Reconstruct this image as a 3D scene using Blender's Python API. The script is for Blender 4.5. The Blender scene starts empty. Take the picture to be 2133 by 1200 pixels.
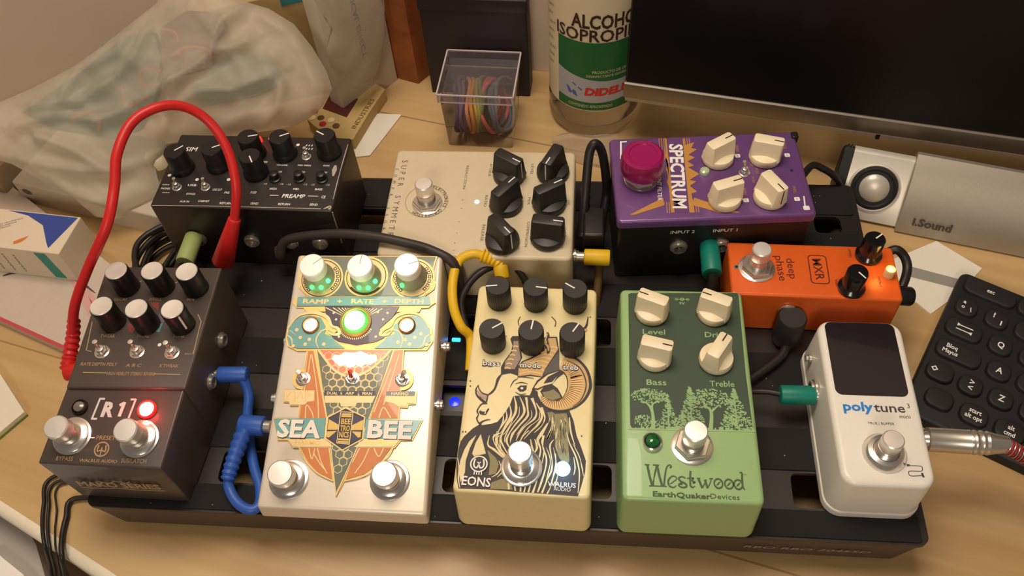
# Pedalboard on a desk -- all lengths in centimetres, scaled to metres when meshes are made
import bpy, bmesh, math, random
from mathutils import Vector, Matrix, noise
from mathutils.geometry import tessellate_polygon
random.seed(7)
S = 0.01
SC = bpy.context.scene
COL = SC.collection
pi = math.pi
cos, sin, rad = math.cos, math.sin, math.radians

# ---------------------------------------------------------------- camera, world, lights, exposure
F=1813.94; CP=(25.493,-15.722,45.136); CR=(36.016,2.941,3.902)
cd = bpy.data.cameras.new('camera'); cam = bpy.data.objects.new('camera', cd); COL.objects.link(cam)
cd.sensor_width = 36.0; cd.lens = F * 36.0 / 2133.0; cd.clip_start = 0.01; cd.clip_end = 20
cam.location = [c * S for c in CP]; cam.rotation_euler = [rad(a) for a in CR]
SC.camera = cam
SC.view_settings.view_transform = 'Standard'; SC.view_settings.look = 'None'
SC.view_settings.gamma = 1.0; SC.view_settings.use_curve_mapping = False
SC.view_settings.exposure = 0.0
w = bpy.data.worlds.new('room_air'); SC.world = w; w.use_nodes = True
w.node_tree.nodes['Background'].inputs[0].default_value = (1.0, 0.84, 0.72, 1)
w.node_tree.nodes['Background'].inputs[1].default_value = 0.13
def area(name, loc, aim, size, power, col):
    l = bpy.data.lights.new(name, 'AREA'); l.shape = 'DISK'; l.size = size * S; l.energy = power; l.color = col
    o = bpy.data.objects.new(name, l); COL.objects.link(o); o.location = Vector(loc) * S
    o.rotation_euler = (Vector(aim) - Vector(loc)).to_track_quat('-Z', 'Y').to_euler()
    return o
WARM = (1.0, 0.87, 0.73)
area('shelf_lamp_light', (13, 24, 105), (20, 8, 0), 46, 8.3, WARM)
area('front_fill_light', (10, -150, 120), (20, 8, 0), 50, 10.0, WARM)  # added unseen fill that brightens the front faces
SC.cycles.transparent_max_bounces = 24

# ---------------------------------------------------------------- materials
def lin(c):
    c = c / 255.0
    return c / 12.92 if c <= 0.04045 else ((c + 0.055) / 1.055) ** 2.4
def rgb(r, g, b): return (lin(r), lin(g), lin(b), 1.0)
MATS = {}
def mat(name, col, rough=0.5, metal=0.0, var=0.06, scale=40.0, bump=0.0, coat=0.0, emit=0.0, ecol=None, spec=0.5, trans=0.0, ior=1.45, alpha=1.0, stretch=None):
    if name in MATS: return MATS[name]
    m = bpy.data.materials.new(name); m.use_nodes = True; MATS[name] = m
    nt = m.node_tree; b = nt.nodes['Principled BSDF']; c = rgb(*col)
    b.inputs['Roughness'].default_value = rough; b.inputs['Metallic'].default_value = metal
    b.inputs['Coat Weight'].default_value = coat; b.inputs['Specular IOR Level'].default_value = spec
    b.inputs['Transmission Weight'].default_value = trans; b.inputs['IOR'].default_value = ior
    b.inputs['Alpha'].default_value = alpha
    if emit:
        b.inputs['Emission Color'].default_value = ecol or c; b.inputs['Emission Strength'].default_value = emit
    tc = nt.nodes.new('ShaderNodeTexCoord'); mp = nt.nodes.new('ShaderNodeMapping'); nz = nt.nodes.new('ShaderNodeTexNoise')
    mp.inputs['Scale'].default_value = stretch or (1, 1, 1)
    nz.inputs['Scale'].default_value = scale / S * 0.1; nz.inputs['Detail'].default_value = 3
    nt.links.new(tc.outputs['Object'], mp.inputs[0]); nt.links.new(mp.outputs[0], nz.inputs['Vector'])
    mx = nt.nodes.new('ShaderNodeMix'); mx.data_type = 'RGBA'
    mx.inputs[6].default_value = [x * (1 - var) for x in c[:3]] + [1]; mx.inputs[7].default_value = [min(1, x * (1 + var)) for x in c[:3]] + [1]
    nt.links.new(nz.outputs['Fac'], mx.inputs[0]); nt.links.new(mx.outputs[2], b.inputs['Base Color'])
    if bump:
        bp = nt.nodes.new('ShaderNodeBump'); bp.inputs['Strength'].default_value = bump; bp.inputs['Distance'].default_value = 0.0004
        nt.links.new(nz.outputs['Fac'], bp.inputs['Height']); nt.links.new(bp.outputs[0], b.inputs['Normal'])
    return m
def wood(name, light, dark, rot, scale=1.0, seam=None):
    m = bpy.data.materials.new(name); m.use_nodes = True; nt = m.node_tree; b = nt.nodes['Principled BSDF']
    N = nt.nodes.new; L = nt.links.new
    b.inputs['Roughness'].default_value = 0.42
    tc = N('ShaderNodeTexCoord'); mp = N('ShaderNodeMapping'); mp.inputs['Rotation'].default_value = (0, 0, rot)
    L(tc.outputs['Object'], mp.inputs[0])
    m2 = N('ShaderNodeMapping'); m2.inputs['Scale'].default_value = (4 * scale, 60 * scale, 60 * scale); L(mp.outputs[0], m2.inputs[0])
    n1 = N('ShaderNodeTexNoise'); n1.inputs['Scale'].default_value = 1.0; n1.inputs['Detail'].default_value = 6; n1.inputs['Distortion'].default_value = 0.6; L(m2.outputs[0], n1.inputs['Vector'])
    m3 = N('ShaderNodeMapping'); m3.inputs['Scale'].default_value = (1.5 * scale, 14 * scale, 14 * scale); L(mp.outputs[0], m3.inputs[0])
    n2 = N('ShaderNodeTexNoise'); n2.inputs['Scale'].default_value = 1.0; n2.inputs['Detail'].default_value = 2; L(m3.outputs[0], n2.inputs['Vector'])
    ad = N('ShaderNodeMath'); ad.operation = 'ADD'; L(n1.outputs['Fac'], ad.inputs[0]); L(n2.outputs['Fac'], ad.inputs[1])
    rp = N('ShaderNodeValToRGB'); rp.color_ramp.elements[0].position = 0.36; rp.color_ramp.elements[1].position = 0.62
    rp.color_ramp.elements[0].color = rgb(*dark); rp.color_ramp.elements[1].color = rgb(*light)
    hf = N('ShaderNodeMath'); hf.operation = 'MULTIPLY'; hf.inputs[1].default_value = 0.5; L(ad.outputs[0], hf.inputs[0]); L(hf.outputs[0], rp.inputs[0])
    out = rp.outputs[0]
    if seam:
        sx = N('ShaderNodeSeparateXYZ'); L(mp.outputs[0], sx.inputs[0])
        a = N('ShaderNodeMath'); a.operation = 'MULTIPLY_ADD'; a.inputs[1].default_value = 1 / (seam * S); a.inputs[2].default_value = 0.35; L(sx.outputs[1], a.inputs[0])
        fr = N('ShaderNodeMath'); fr.operation = 'FRACT'; L(a.outputs[0], fr.inputs[0])
        lt = N('ShaderNodeMath'); lt.operation = 'LESS_THAN'; lt.inputs[1].default_value = 0.009; L(fr.outputs[0], lt.inputs[0])
        fl = N('ShaderNodeMath'); fl.operation = 'FLOOR'; L(a.outputs[0], fl.inputs[0])
        wn = N('ShaderNodeTexWhiteNoise'); wn.noise_dimensions = '1D'; L(fl.outputs[0], wn.inputs['W'])
        hs = N('ShaderNodeHueSaturation'); L(out, hs.inputs['Color'])
        mr = N('ShaderNodeMapRange'); mr.inputs[3].default_value = 0.88; mr.inputs[4].default_value = 1.08; L(wn.outputs['Value'], mr.inputs[0]); L(mr.outputs[0], hs.inputs['Value'])
        mx = N('ShaderNodeMix'); mx.data_type = 'RGBA'; L(lt.outputs[0], mx.inputs[0]); L(hs.outputs[0], mx.inputs[6]); mx.inputs[7].default_value = rgb(*[int(x * 0.84) for x in dark])
        out = mx.outputs[2]
    L(out, b.inputs['Base Color'])
    return m
def glassy(name, col, alpha, rough=0.05, film=0.0, ior=1.4):
    """thin clear plastic: part see-through, part glossy / tinted scatter"""
    m = bpy.data.materials.new(name); m.use_nodes = True; nt = m.node_tree; N = nt.nodes.new; L = nt.links.new
    nt.nodes.remove(nt.nodes['Principled BSDF']); out = nt.nodes['Material Output']
    tr = N('ShaderNodeBsdfTransparent'); tr.inputs[0].default_value = (0.97, 0.96, 0.95, 1)
    gl = N('ShaderNodeBsdfGlossy'); gl.inputs['Roughness'].default_value = rough
    df = N('ShaderNodeBsdfDiffuse'); df.inputs[0].default_value = rgb(*col)
    tl = N('ShaderNodeBsdfTranslucent'); tl.inputs[0].default_value = rgb(*col)
    m1 = N('ShaderNodeMixShader'); m1.inputs[0].default_value = 0.5; L(df.outputs[0], m1.inputs[1]); L(tl.outputs[0], m1.inputs[2])
    nz = N('ShaderNodeTexNoise'); nz.inputs['Scale'].default_value = 14
    mr = N('ShaderNodeMapRange'); mr.inputs[3].default_value = max(0, alpha - film); mr.inputs[4].default_value = min(1, alpha + film); L(nz.outputs['Fac'], mr.inputs[0])
    m2 = N('ShaderNodeMixShader'); L(mr.outputs[0], m2.inputs[0]); L(tr.outputs[0], m2.inputs[1]); L(m1.outputs[0], m2.inputs[2])
    fr = N('ShaderNodeFresnel'); fr.inputs[0].default_value = ior
    m3 = N('ShaderNodeMixShader'); L(fr.outputs[0], m3.inputs[0]); L(m2.outputs[0], m3.inputs[1]); L(gl.outputs[0], m3.inputs[2])
    L(m3.outputs[0], out.inputs[0]); return m
def led_mat(name, col, strength):
    m = bpy.data.materials.new(name); m.use_nodes = True; b = m.node_tree.nodes['Principled BSDF']
    b.inputs['Base Color'].default_value = (*col, 1); b.inputs['Emission Color'].default_value = (*col, 1)
    b.inputs['Emission Strength'].default_value = strength; b.inputs['Roughness'].default_value = 0.2
    return m

# ---------------------------------------------------------------- mesh builder
class MB:
    def __init__(s): s.k = 0; s.v = []; s.f = []; s.fm = []; s.mats = []; s.M = Matrix.Identity(4)
    def mi(s, m):
        if m not in s.mats: s.mats.append(m)
        return s.mats.index(m)
    def add(s, vs, fs, m):
        b = len(s.v); k = s.mi(m)
        s.v += [s.M @ Vector(v) for v in vs]
        for f in fs: s.f.append([b + i for i in f]); s.fm.append(k)
        return s
    def build(s, name, parent=None, label=None, sharp=38, recalc=True):
        me = bpy.data.meshes.new(name); me.from_pydata([v * S for v in s.v], [], s.f)
        for m in s.mats: me.materials.append(m)
        me.polygons.foreach_set('material_index', s.fm); me.polygons.foreach_set('use_smooth', [True] * len(s.f))
        bm = bmesh.new(); bm.from_mesh(me)
        if recalc: bmesh.ops.recalc_face_normals(bm, faces=bm.faces)
        for e in bm.edges:
            if len(e.link_faces) == 2 and e.calc_face_angle(0) > rad(sharp): e.smooth = False
        bm.to_mesh(me); bm.free()
        o = bpy.data.objects.new(name, me); COL.objects.link(o)
        if parent: o.parent = parent
        if label: o['label'] = label
        return o
    # ---- solids
    def loft(s, rings, m, cap0=True, cap1=True, closed=True):
        n = len(rings[0]); vs = [p for r in rings for p in r]; fs = []
        for i in range(len(rings) - 1):
            for j in range(n if closed else n - 1):
                k = (j + 1) % n; fs.append([i * n + j, i * n + k, (i + 1) * n + k, (i + 1) * n + j])
        if cap0: fs.append(list(range(n))[::-1])
        if cap1: fs.append([(len(rings) - 1) * n + j for j in range(n)])
        return s.add(vs, fs, m)
    def box(s, x0, x1, y0, y1, z0, z1, m, r=0.0):
        if r: return s.rbox((x0 + x1) / 2, (y0 + y1) / 2, x1 - x0, y1 - y0, z0, z1, r, r, m, n=2)
        return s.loft([[(x0, y0, z), (x1, y0, z), (x1, y1, z), (x0, y1, z)] for z in (z0, z1)], m)
    def rbox(s, cx, cy, w, d, z0, z1, rc, rt, m, taper=0.0, n=5, rb=0.0, nt=4):
        """box with rounded upright corners (rc), rounded top edge (rt), bottom edge (rb), narrower at the top by taper"""
        R = []
        def ring(ins, z):
            q = rrect(cx, cy, w - 2 * ins, d - 2 * ins, max(0.01, rc - ins), n); R.append([(x, y, z) for x, y in q])
        if rb:
            for k in range(nt + 1):
                a = pi / 2 * k / nt; ring(rb * (1 - sin(a)), z0 + rb * (1 - cos(a)))
        else: ring(0, z0)
        for k in range(nt + 1):
            a = pi / 2 * k / nt; ring(taper + rt * (1 - cos(a)), z1 - rt + rt * sin(a))
        return s.loft(R, m)
    def quadbox(s, base, top, m, bev=0.15, n=3):
        """solid between two 4-corner outlines (fl, fr, br, bl), top edges and uprights rounded"""
        def rnd(q, r):
            out = []
            for i in range(4):
                p = Vector(q[i]); a = Vector(q[i - 1]); b = Vector(q[(i + 1) % 4])
                u = (a - p).normalized(); v = (b - p).normalized()
                for k in range(n + 1):
                    t = k / n; out.append(p + u * r * (1 - t) ** 2 + v * r * t ** 2)
            return out
        c = sum((Vector(q) for q in top), Vector()) / 4
        nrm = (Vector(top[1]) - Vector(top[0])).cross(Vector(top[3]) - Vector(top[0])).normalized()
        rings = [rnd(base, bev)]
        for k in range(4):
            a = pi / 2 * k / 3; ins = bev * (1 - cos(a)); dn = bev * (1 - sin(a))
            q = []
            for i in range(4):
                p = Vector(top[i]); u = (Vector(top[i - 1]) - p).normalized(); v = (Vector(top[(i + 1) % 4]) - p).normalized()
                q.append(p + (u + v) * ins - nrm * dn)
            rings.append(rnd(q, max(0.02, bev - ins * 0.6)))
        return s.loft(rings, m)
    def lathe(s, prof, m, c=(0, 0, 0), n=32, axis=None, flute=0, fd=0.0):
        """revolve (r, z) profile around z through c, or along axis"""
        A = Matrix.Identity(3) if axis is None else Vector((0, 0, 1)).rotation_difference(Vector(axis)).to_matrix()
        R = []
        for r, z in prof:
            ring = []
            for j in range(n):
                a = 2 * pi * j / n; rr = r
                if flute and r > 0.3: rr = r - (fd if (j % 2) else 0)
                p = A @ Vector((rr * cos(a), rr * sin(a), z)); ring.append((p.x + c[0], p.y + c[1], p.z + c[2]))
            R.append(ring)
        return s.loft(R, m)
    def hexnut(s, x, y, r, z0, z1, m, rot=0.2):
        c = (z1 - z0) * 0.25
        R = [[(x + q * cos(rot + i * pi / 3), y + q * sin(rot + i * pi / 3), z) for i in range(6)] for q, z in ((r, z0), (r, z1 - c), (r * 0.93, z1))]
        return s.loft(R, m)
    def tube(s, pts, r, m, n=12, sub=6, caps=True, ribs=None):
        P = spline(pts, sub) if sub > 1 else [Vector(p) for p in pts]
        N = len(P); T = [(P[min(i + 1, N - 1)] - P[max(i - 1, 0)]).normalized() for i in range(N)]
        u = T[0].orthogonal().normalized(); R = []
        for i in range(N):
            if i: u = (T[i - 1].rotation_difference(T[i]) @ u); u = (u - T[i] * u.dot(T[i])).normalized()
            v = T[i].cross(u); rr = r[i * (len(r) - 1) // max(1, N - 1)] if isinstance(r, (list, tuple)) else r
            if ribs: rr = rr * (1 + (ribs if i % 2 else -ribs))
            R.append([P[i] + (u * cos(2 * pi * j / n) + v * sin(2 * pi * j / n)) * rr for j in range(n)])
        return s.loft(R, m, caps, caps)
    # ---- flat work lying on a face (thin raised ink / plates)
    def lift(s):
        s.k += 1; return (s.k % 61) * 0.0001          # overlapping inks never share one height
    def poly(s, pts, z, m, t=0.0, holes=()):
        z += s.lift()
        loops = [[Vector((x, y, 0)) for x, y in pts]] + [[Vector((x, y, 0)) for x, y in h] for h in holes]
        tri = tessellate_polygon(loops); flat = [p for l in loops for p in l]
        vs = [(p.x, p.y, z) for p in flat]; s.add(vs, [list(f) for f in tri], m)
        if t:
            o = 0
            for l in loops:
                k = len(l); q = [(p.x, p.y, z) for p in l] + [(p.x, p.y, z - t) for p in l]
                s.add(q, [[i, (i + 1) % k, k + (i + 1) % k, k + i] for i in range(k)], m)
        return s
    def ribbon(s, pts, wd, z, m, sub=5, t=0.0):
        z += s.lift()
        P = [Vector((p[0], p[1], 0)) for p in pts]
        P = spline(P, sub) if sub > 1 and len(P) > 2 else P
        n = len(P); L = []; Rr = []
        for i in range(n):
            d = (P[min(i + 1, n - 1)] - P[max(i - 1, 0)]); d.normalize(); q = Vector((-d.y, d.x, 0))
            if isinstance(wd, (list, tuple)):
                a = i / max(1, n - 1) * (len(wd) - 1); k = min(int(a), len(wd) - 2); ww = wd[k] + (wd[k + 1] - wd[k]) * (a - k)
            else: ww = wd
            L.append(P[i] + q * ww / 2); Rr.append(P[i] - q * ww / 2)
        vs = [(p.x, p.y, z) for p in L] + [(p.x, p.y, z) for p in Rr]
        fs = [[i, n + i, n + i + 1, i + 1] for i in range(n - 1)]
        s.add(vs, fs, m)
        if t:
            loop = L + Rr[::-1]; k = len(loop)
            s.add([(p.x, p.y, z) for p in loop] + [(p.x, p.y, z - t) for p in loop], [[i, (i + 1) % k, k + (i + 1) % k, k + i] for i in range(k)], m)
        return s
    def disc(s, x, y, r, z, m, t=0.0, n=28, ri=None, sq=1.0):
        o = [(x + r * cos(2 * pi * i / n), y + r * sq * sin(2 * pi * i / n)) for i in range(n)]
        if ri is None: return s.poly(o, z, m, t)
        i_ = [(x + ri * cos(2 * pi * i / n), y + ri * sq * sin(2 * pi * i / n)) for i in range(n)]
        vs = [(a, b, z) for a, b in o] + [(a, b, z) for a, b in i_]
        s.add(vs, [[i, (i + 1) % n, n + (i + 1) % n, n + i] for i in range(n)], m)
        if t: s.add([(a, b, z) for a, b in o] + [(a, b, z - t) for a, b in o], [[i, (i + 1) % n, n + (i + 1) % n, n + i] for i in range(n)], m)
        return s
    def text(s, body, x, y, h, z, m, rot=0.0, bold=0.0, shear=0.0, sx=1.0, align='CENTER', width=None, space=1.0):
        """h = height of the capitals in cm; width = overall length to fit"""
        vs, fs = glyphs(body, bold, shear, space); z += s.lift()
        k = h / 0.729; xs = [v[0] for v in vs]; lo, hi = min(xs), max(xs)
        kx = (width / (hi - lo)) if width else k * sx
        off = (lo + hi) / 2 if align == 'CENTER' else (lo if align == 'LEFT' else hi)
        c, q = cos(rot), sin(rot)
        out = []
        for v in vs:
            a = (v[0] - off) * kx; b = (v[1] - 0.3645) * k
            out.append((x + a * c - b * q, y + a * q + b * c, z))
        return s.add(out, fs, m)
_G = {}
def glyphs(body, bold, shear, space):
    key = (body, bold, shear, space)
    if key not in _G:
        c = bpy.data.curves.new('t', 'FONT'); c.body = body; c.size = 1.0; c.offset = bold; c.shear = shear; c.space_character = space
        c.resolution_u = 2; c.fill_mode = 'FRONT'
        o = bpy.data.objects.new('t', c); me = bpy.data.meshes.new_from_object(o)
        _G[key] = ([tuple(v.co) for v in me.vertices], [list(p.vertices) for p in me.polygons])
        bpy.data.objects.remove(o); bpy.data.curves.remove(c); bpy.data.meshes.remove(me)
    return _G[key]
def rrect(cx, cy, w, d, r, n=5):
    out = []
    for k, (sx, sy) in enumerate(((1, -1), (1, 1), (-1, 1), (-1, -1))):
        for i in range(n + 1):
            a = -pi / 2 + k * pi / 2 + pi / 2 * i / n
            out.append((cx + sx * (w / 2 - r) + r * cos(a), cy + sy * (d / 2 - r) + r * sin(a)))
    return out
def spline(pts, sub):
    P = [Vector(p) for p in pts]; out = []
    for i in range(len(P) - 1):
        p0, p1, p2, p3 = P[max(i - 1, 0)], P[i], P[i + 1], P[min(i + 2, len(P) - 1)]
        for k in range(sub):
            t = k / sub; t2 = t * t; t3 = t2 * t
            out.append(0.5 * ((2 * p1) + (p2 - p0) * t + (2 * p0 - 5 * p1 + 4 * p2 - p3) * t2 + (3 * p1 - p0 - 3 * p2 + p3) * t3))
    out.append(P[-1].copy()); return out
def frame(pl, origin=(0, 0, 0), yaw=0.0):
    """matrix of a face plane (point, ex, ey) in the frame of a thing at origin turned by yaw"""
    o, ex, ey = [Vector(v) for v in pl]; ez = ex.cross(ey)
    W = Matrix(((ex.x, ey.x, ez.x, o.x), (ex.y, ey.y, ez.y, o.y), (ex.z, ey.z, ez.z, o.z), (0, 0, 0, 1)))
    return (Matrix.Translation(Vector(origin)) @ Matrix.Rotation(yaw, 4, 'Z')).inverted() @ W

def tag(o, label, cat, group=None, kind=None):
    o['label'] = label; o['category'] = cat
    if group: o['group'] = group
    if kind: o['kind'] = kind
    return o
def thing(name, label, cat, loc=(0, 0, 0), rotz=0.0, group=None):
    o = bpy.data.objects.new(name, None); o.empty_display_size = 0.02; COL.objects.link(o)
    o.location = Vector(loc) * S; o.rotation_euler = (0, 0, rotz)
    return tag(o, label, cat, group)
def structure(o): o['kind'] = 'structure'; return o

# ---------------------------------------------------------------- palette
BLACK = mat('black_plastic', (26, 24, 24), 0.38)
SOFTBLACK = mat('black_rubber', (20, 19, 19), 0.6)
CHROME = mat('polished_chrome', (228, 223, 215), 0.2, 0.85, var=0.02)
NICKEL = mat('satin_nickel', (210, 204, 192), 0.3, 0.85, var=0.03)
CAPMETAL = mat('turned_aluminium', (240, 234, 226), 0.4, 0.75, var=0.02)
GOLD = mat('gold_print', (176, 138, 84), 0.5, 0.0)
WHITEINK = mat('white_ink', (235, 230, 222), 0.5)
CREAM = mat('cream_plastic', (238, 222, 186), 0.42, var=0.03)

# ================================================================ setting: desk, wall, floor
TH = rad(-14.5)                                   # the desk, wall, monitor and speaker all run at this angle to the board
WOODM = wood('pale_beech_laminate', (204, 171, 120), (180, 144, 94), -TH, 1.0, seam=13.0)
EDGEM = mat('desk_edge_band', (238, 226, 200), 0.45)
WALLM = mat('warm_wall_paint', (206, 184, 162), 0.9, var=0.03, scale=3, bump=0.05)
FLOORM = mat('tan_floor', (226, 192, 130), 0.6, var=0.1, scale=1)
WCX, WCY = 11.8, 39.3                                       # foot of the room corner behind the wooden block
def wl(x): return (37.9 + math.tan(rad(-8)) * (x - 21.2)) if x > WCX else WCY + math.tan(rad(20)) * (x - WCX)   # foot of the back / left walls
def fe(x): return 0.92 + math.tan(rad(-25)) * (x + 6.17)     # front edge of the desk
desk = thing('desk', 'pale beech desk under the pedalboard', 'desk', (0, 0, 0))
b = MB(); b.poly([(-34, fe(-34)), (40, fe(40)), (75, -20), (75, wl(75)), (WCX, WCY), (-34, wl(-34))], 0, WOODM, t=2.4)
b.poly([(-34, fe(-34)), (40, fe(40)), (75, -20), (75, wl(75)), (WCX, WCY), (-34, wl(-34))], -2.4, WOODM); b.build('desktop', desk)
b = MB(); b.loft([[(x, fe(x) + 0.01, -0.01), (x - 0.1, fe(x) - 0.22, -0.06), (x - 0.22, fe(x) - 0.48, -0.3), (x - 0.25, fe(x) - 0.55, -0.6), (x - 0.25, fe(x) - 0.55, -2.4), (x, fe(x) + 0.01, -2.4)] for x in (-34, 40)], EDGEM); b.build('edge_band', desk)
b = MB()
for x, y in ((-31.5, 20), (2, 30), (70, 15), (36, -14)):
    b = MB(); b.box(x - 2, x + 2, y - 2, y + 2, -73, -2.4, EDGEM); b.build('leg', desk)
for nm, xa, xb in (('wall_back', WCX, 120), ('wall_left', -120, WCX)):
    b = MB(); ya, yb = (WCY, wl(xb)) if xa == WCX else (wl(xa), WCY)
    b.loft([[(xa, ya + .03, z), (xb, yb + .03, z), (xb, yb + 6, z), (xa, ya + 6, z)] for z in (-73, 150)], WALLM); structure(b.build(nm))
b = MB(); b.add([(-120, -140, -73), (140, -140, -73), (140, 80, -73), (-120, 80, -73)], [[0, 1, 2, 3]], FLOORM); structure(b.build('floor', recalc=False))

# pale drawer unit seen below the desk edge at the bottom left
GREYM = mat('grey_lacquer', (168, 160, 152), 0.35)
t = thing('drawer_unit', 'pale grey drawer unit below the desk edge', 'drawers', (-12, -6, -73))
dq = [(-6.5,0.58,-3), (-5.76,-0.16,-3), (-4.24,-2.29,-3), (-2.89,-5.2,-3), (-8, -18, 0), (-30, -12, 0), (-30, 9.0, 0), (-12, 3.0, 0)]
dq = [(p[0] + 12, p[1] + 6) for p in dq]
b = MB(); b.poly(dq, 70.0, GREYM, t=69.9); b.build('cabinet', t)
b = MB(); b.loft([[(x, y, z) for x, y in ((p.x, p.y) for p in [Vector(dq[3]) + (Vector(dq[4]) - Vector(dq[3])) * f + Vector((dd, 0)) for f, dd in ((.08, .02), (.92, .02), (.92, .4), (.08, .4))])] for z in (52, 69)], mat('white_lacquer', (236, 230, 222), 0.4)); b.build('drawer_front', t)
b = MB(); tq = [(-7.56,-0.9,-2.6), (-5.44,-2.05,-2.6), (-2.9,-4.3,-2.6), (-9, -16, 0), (-24, -8, 0)]
b.poly([(p[0] + 12, p[1] + 6) for p in tq], 70.6, MATS['white_lacquer'], t=.6); o = b.build('tray'); o.location = Vector((-12, -6, -73)) * S; tag(o, 'white flat tray lying on the grey drawer unit', 'tray')

# ================================================================ pedalboard
ALU = mat('black_anodised_metal', (40, 34, 32), 0.36, 0.0, var=0.08, scale=8, spec=0.5)
VEL = mat('black_hook_tape', (22, 20, 20), 0.85, var=0.3, scale=400, bump=0.3)
LINT = mat('white_lint', (210, 205, 200), 0.9)
board = thing('pedalboard', 'wide black pedalboard with crossbars carrying all the effect pedals', 'pedalboard', (0, 0, 0))
W, D, ZT = 42.4, 23.4, 3.1
rows = [(1.65, 3.5, [(6.6, 9.2), (18.5, 27.2), (36.2, 41.4)]), (6.3, 7.9, [(17.4, 20.4)]), (10.72, 12.6, [(17.2, 20.6), (25.5, 27.15)]), (19.4, 20.7, [(10.9, 14.2), (39.6, 41.2)])]  # other gaps closed: their shade is built in as solid plate
holes = [rrect((a + c) / 2, (y0 + y1) / 2, c - a, y1 - y0, 0.35, 4)[::-1] for y0, y1, hs in rows for a, c in hs]
b = MB(); outer = rrect(W / 2, D / 2, W, D, 0.5, 5)
b.poly(outer, ZT, ALU, t=0.25, holes=holes); b.poly(outer, ZT - 0.25, ALU, holes=holes)
def skirt(ins, z): return [(x, y, z) for x, y in rrect(W / 2, D / 2, W - 4.6 * ins, D - 1.2 * ins, 0.5, 5)]
b.loft([skirt(0.0, ZT), skirt(0.02, ZT - 0.25), skirt(0.06, ZT - 0.4), skirt(0.3, 0.62), skirt(0.45, 0.42), skirt(1.6, 0.42), skirt(1.6, 0.55), skirt(0.8, 0.7), skirt(0.25, ZT - 0.4)], mat('bounce_lit_anodised', (76, 62, 53), .42, var=.06, scale=8), False, False)  # same black metal, desk bounce put into a lighter brown
b.build('frame', board)
for y0, y1 in ((0.12, 1.5), (3.62, 5.98), (8.22, 10.6), (12.72, 15.08), (17.12, 19.28), (20.82, 23.2)):
    b = MB(); b.rbox(W / 2, (y0 + y1) / 2, W - 0.7, y1 - y0, ZT, ZT + 0.1, 0.15, 0.03, VEL)
    for k in range(14):
        x = random.uniform(1, 41); y = random.uniform(y0 + .1, y1 - .1); q = random.uniform(0.015, 0.035)
        b.poly([(x - q, y - q), (x + q, y - q * .4), (x + q * .6, y + q), (x - q * .5, y + q * .8)], ZT + 0.104, LINT)
    b.build('hook_tape', board)
for x, y in ((2.6, 2.2), (39.6, 2.2), (2.6, 21.2), (39.6, 21.2)):
    b = MB(); b.lathe([(0.62, 0), (0.75, 0.08), (0.75, 0.4), (0.6, 0.52)], SOFTBLACK, (x, y, 0), 20); b.build('rubber_foot', board)
b = MB(); ang = math.atan2(2.1, 0.16)
b.M = Matrix.Translation((36.9, 0.085, 1.75)) @ Matrix.Rotation(pi - ang, 4, 'X')
b.text('RBO RBO 2045SD', 0, 0, 0.34, 0.035, mat('grey_print', (150, 138, 122), 0.6), bold=0.01, shear=0.2, width=6.2); b.build('lettering', board)

# power supply under the bars, its blue lamp and a stand-in blue glow show through the gaps
ps = thing('power_supply', 'black power supply box under the board with a blue lamp and a glow dome', 'power supply', (20.4, 9.3, 0))
b = MB(); b.rbox(0, 0, 7.0, 6.1, 0.0, 2.3, 0.3, 0.15, BLACK); b.build('case', ps)
BLUEL = led_mat('blue_led_bar', (0.02, 0.32, 1.0), 5.0); BLUEGLOW = led_mat('hidden_led_glow', (0.01, 0.03, 1.0), 0.9)
b = MB(); x, y = (18.16,11.38,2.36)[:2]; b.rbox(x - 20.4, y - 9.3, 0.5, 0.24, 2.3, 2.36, 0.06, 0.02, BLUEL); b.build('status_lamp', ps)
b = MB(); b.M = Matrix.Translation((-1.9, -2.0, 2.3)); b.lathe([(0.32, 0), (0.3, 0.04), (0.15, 0.07), (0.02, 0.08)], BLUEGLOW, n=20); b.build('lens', ps)  # glowing dome stands in for the reflected glow of a hidden lamp

# ================================================================ pedal hardware (parts)
def footswitch(M, x, y, parent, h=1.6, r=0.56, hexa=True, cap=None, wr=0.98, name='footswitch', nr=0.85):
    c = cap or CAPMETAL
    b = MB(); b.M = M
    b.lathe([(0.5, 0.2), (0.5, h * 0.55), (0.44, h * 0.56), (0.44, h * 0.6)], NICKEL, (x, y, 0), 28, flute=0)
    for k in range(4): b.lathe([(0.5, 0.3 + k * 0.09), (0.535, 0.33 + k * 0.09), (0.5, 0.36 + k * 0.09)], NICKEL, (x, y, 0), 28)
    b.lathe([(r * .96, h * 0.58), (r, h * 0.6), (r, h - 0.06), (r - 0.06, h), (0.01, h + 0.012)], c, (x, y, 0), 36)
    f = b.build(name, parent)
    b = MB(); b.M = M
    if hexa: b.hexnut(x, y, 0.86, 0.1, 0.38, CHROME)
    else: b.lathe([(nr, 0.1), (nr, 0.24), (nr * .75, 0.34), (0.52, 0.34)], CHROME, (x, y, 0), 32)
    b.build('nut', f)
    b = MB(); b.M = M; b.lathe([(wr, 0), (wr, 0.07), (wr - 0.08, 0.1), (0.5, 0.1)], CHROME, (x, y, 0), 36); b.build('washer', f)
    return f
def pointer(b, x, y, ang, r0, r1, z, m, w=0.075):
    b.ribbon([(x + r0 * cos(ang), y + r0 * sin(ang)), (x + r1 * cos(ang), y + r1 * sin(ang))], w, z, m, sub=1)
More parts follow.
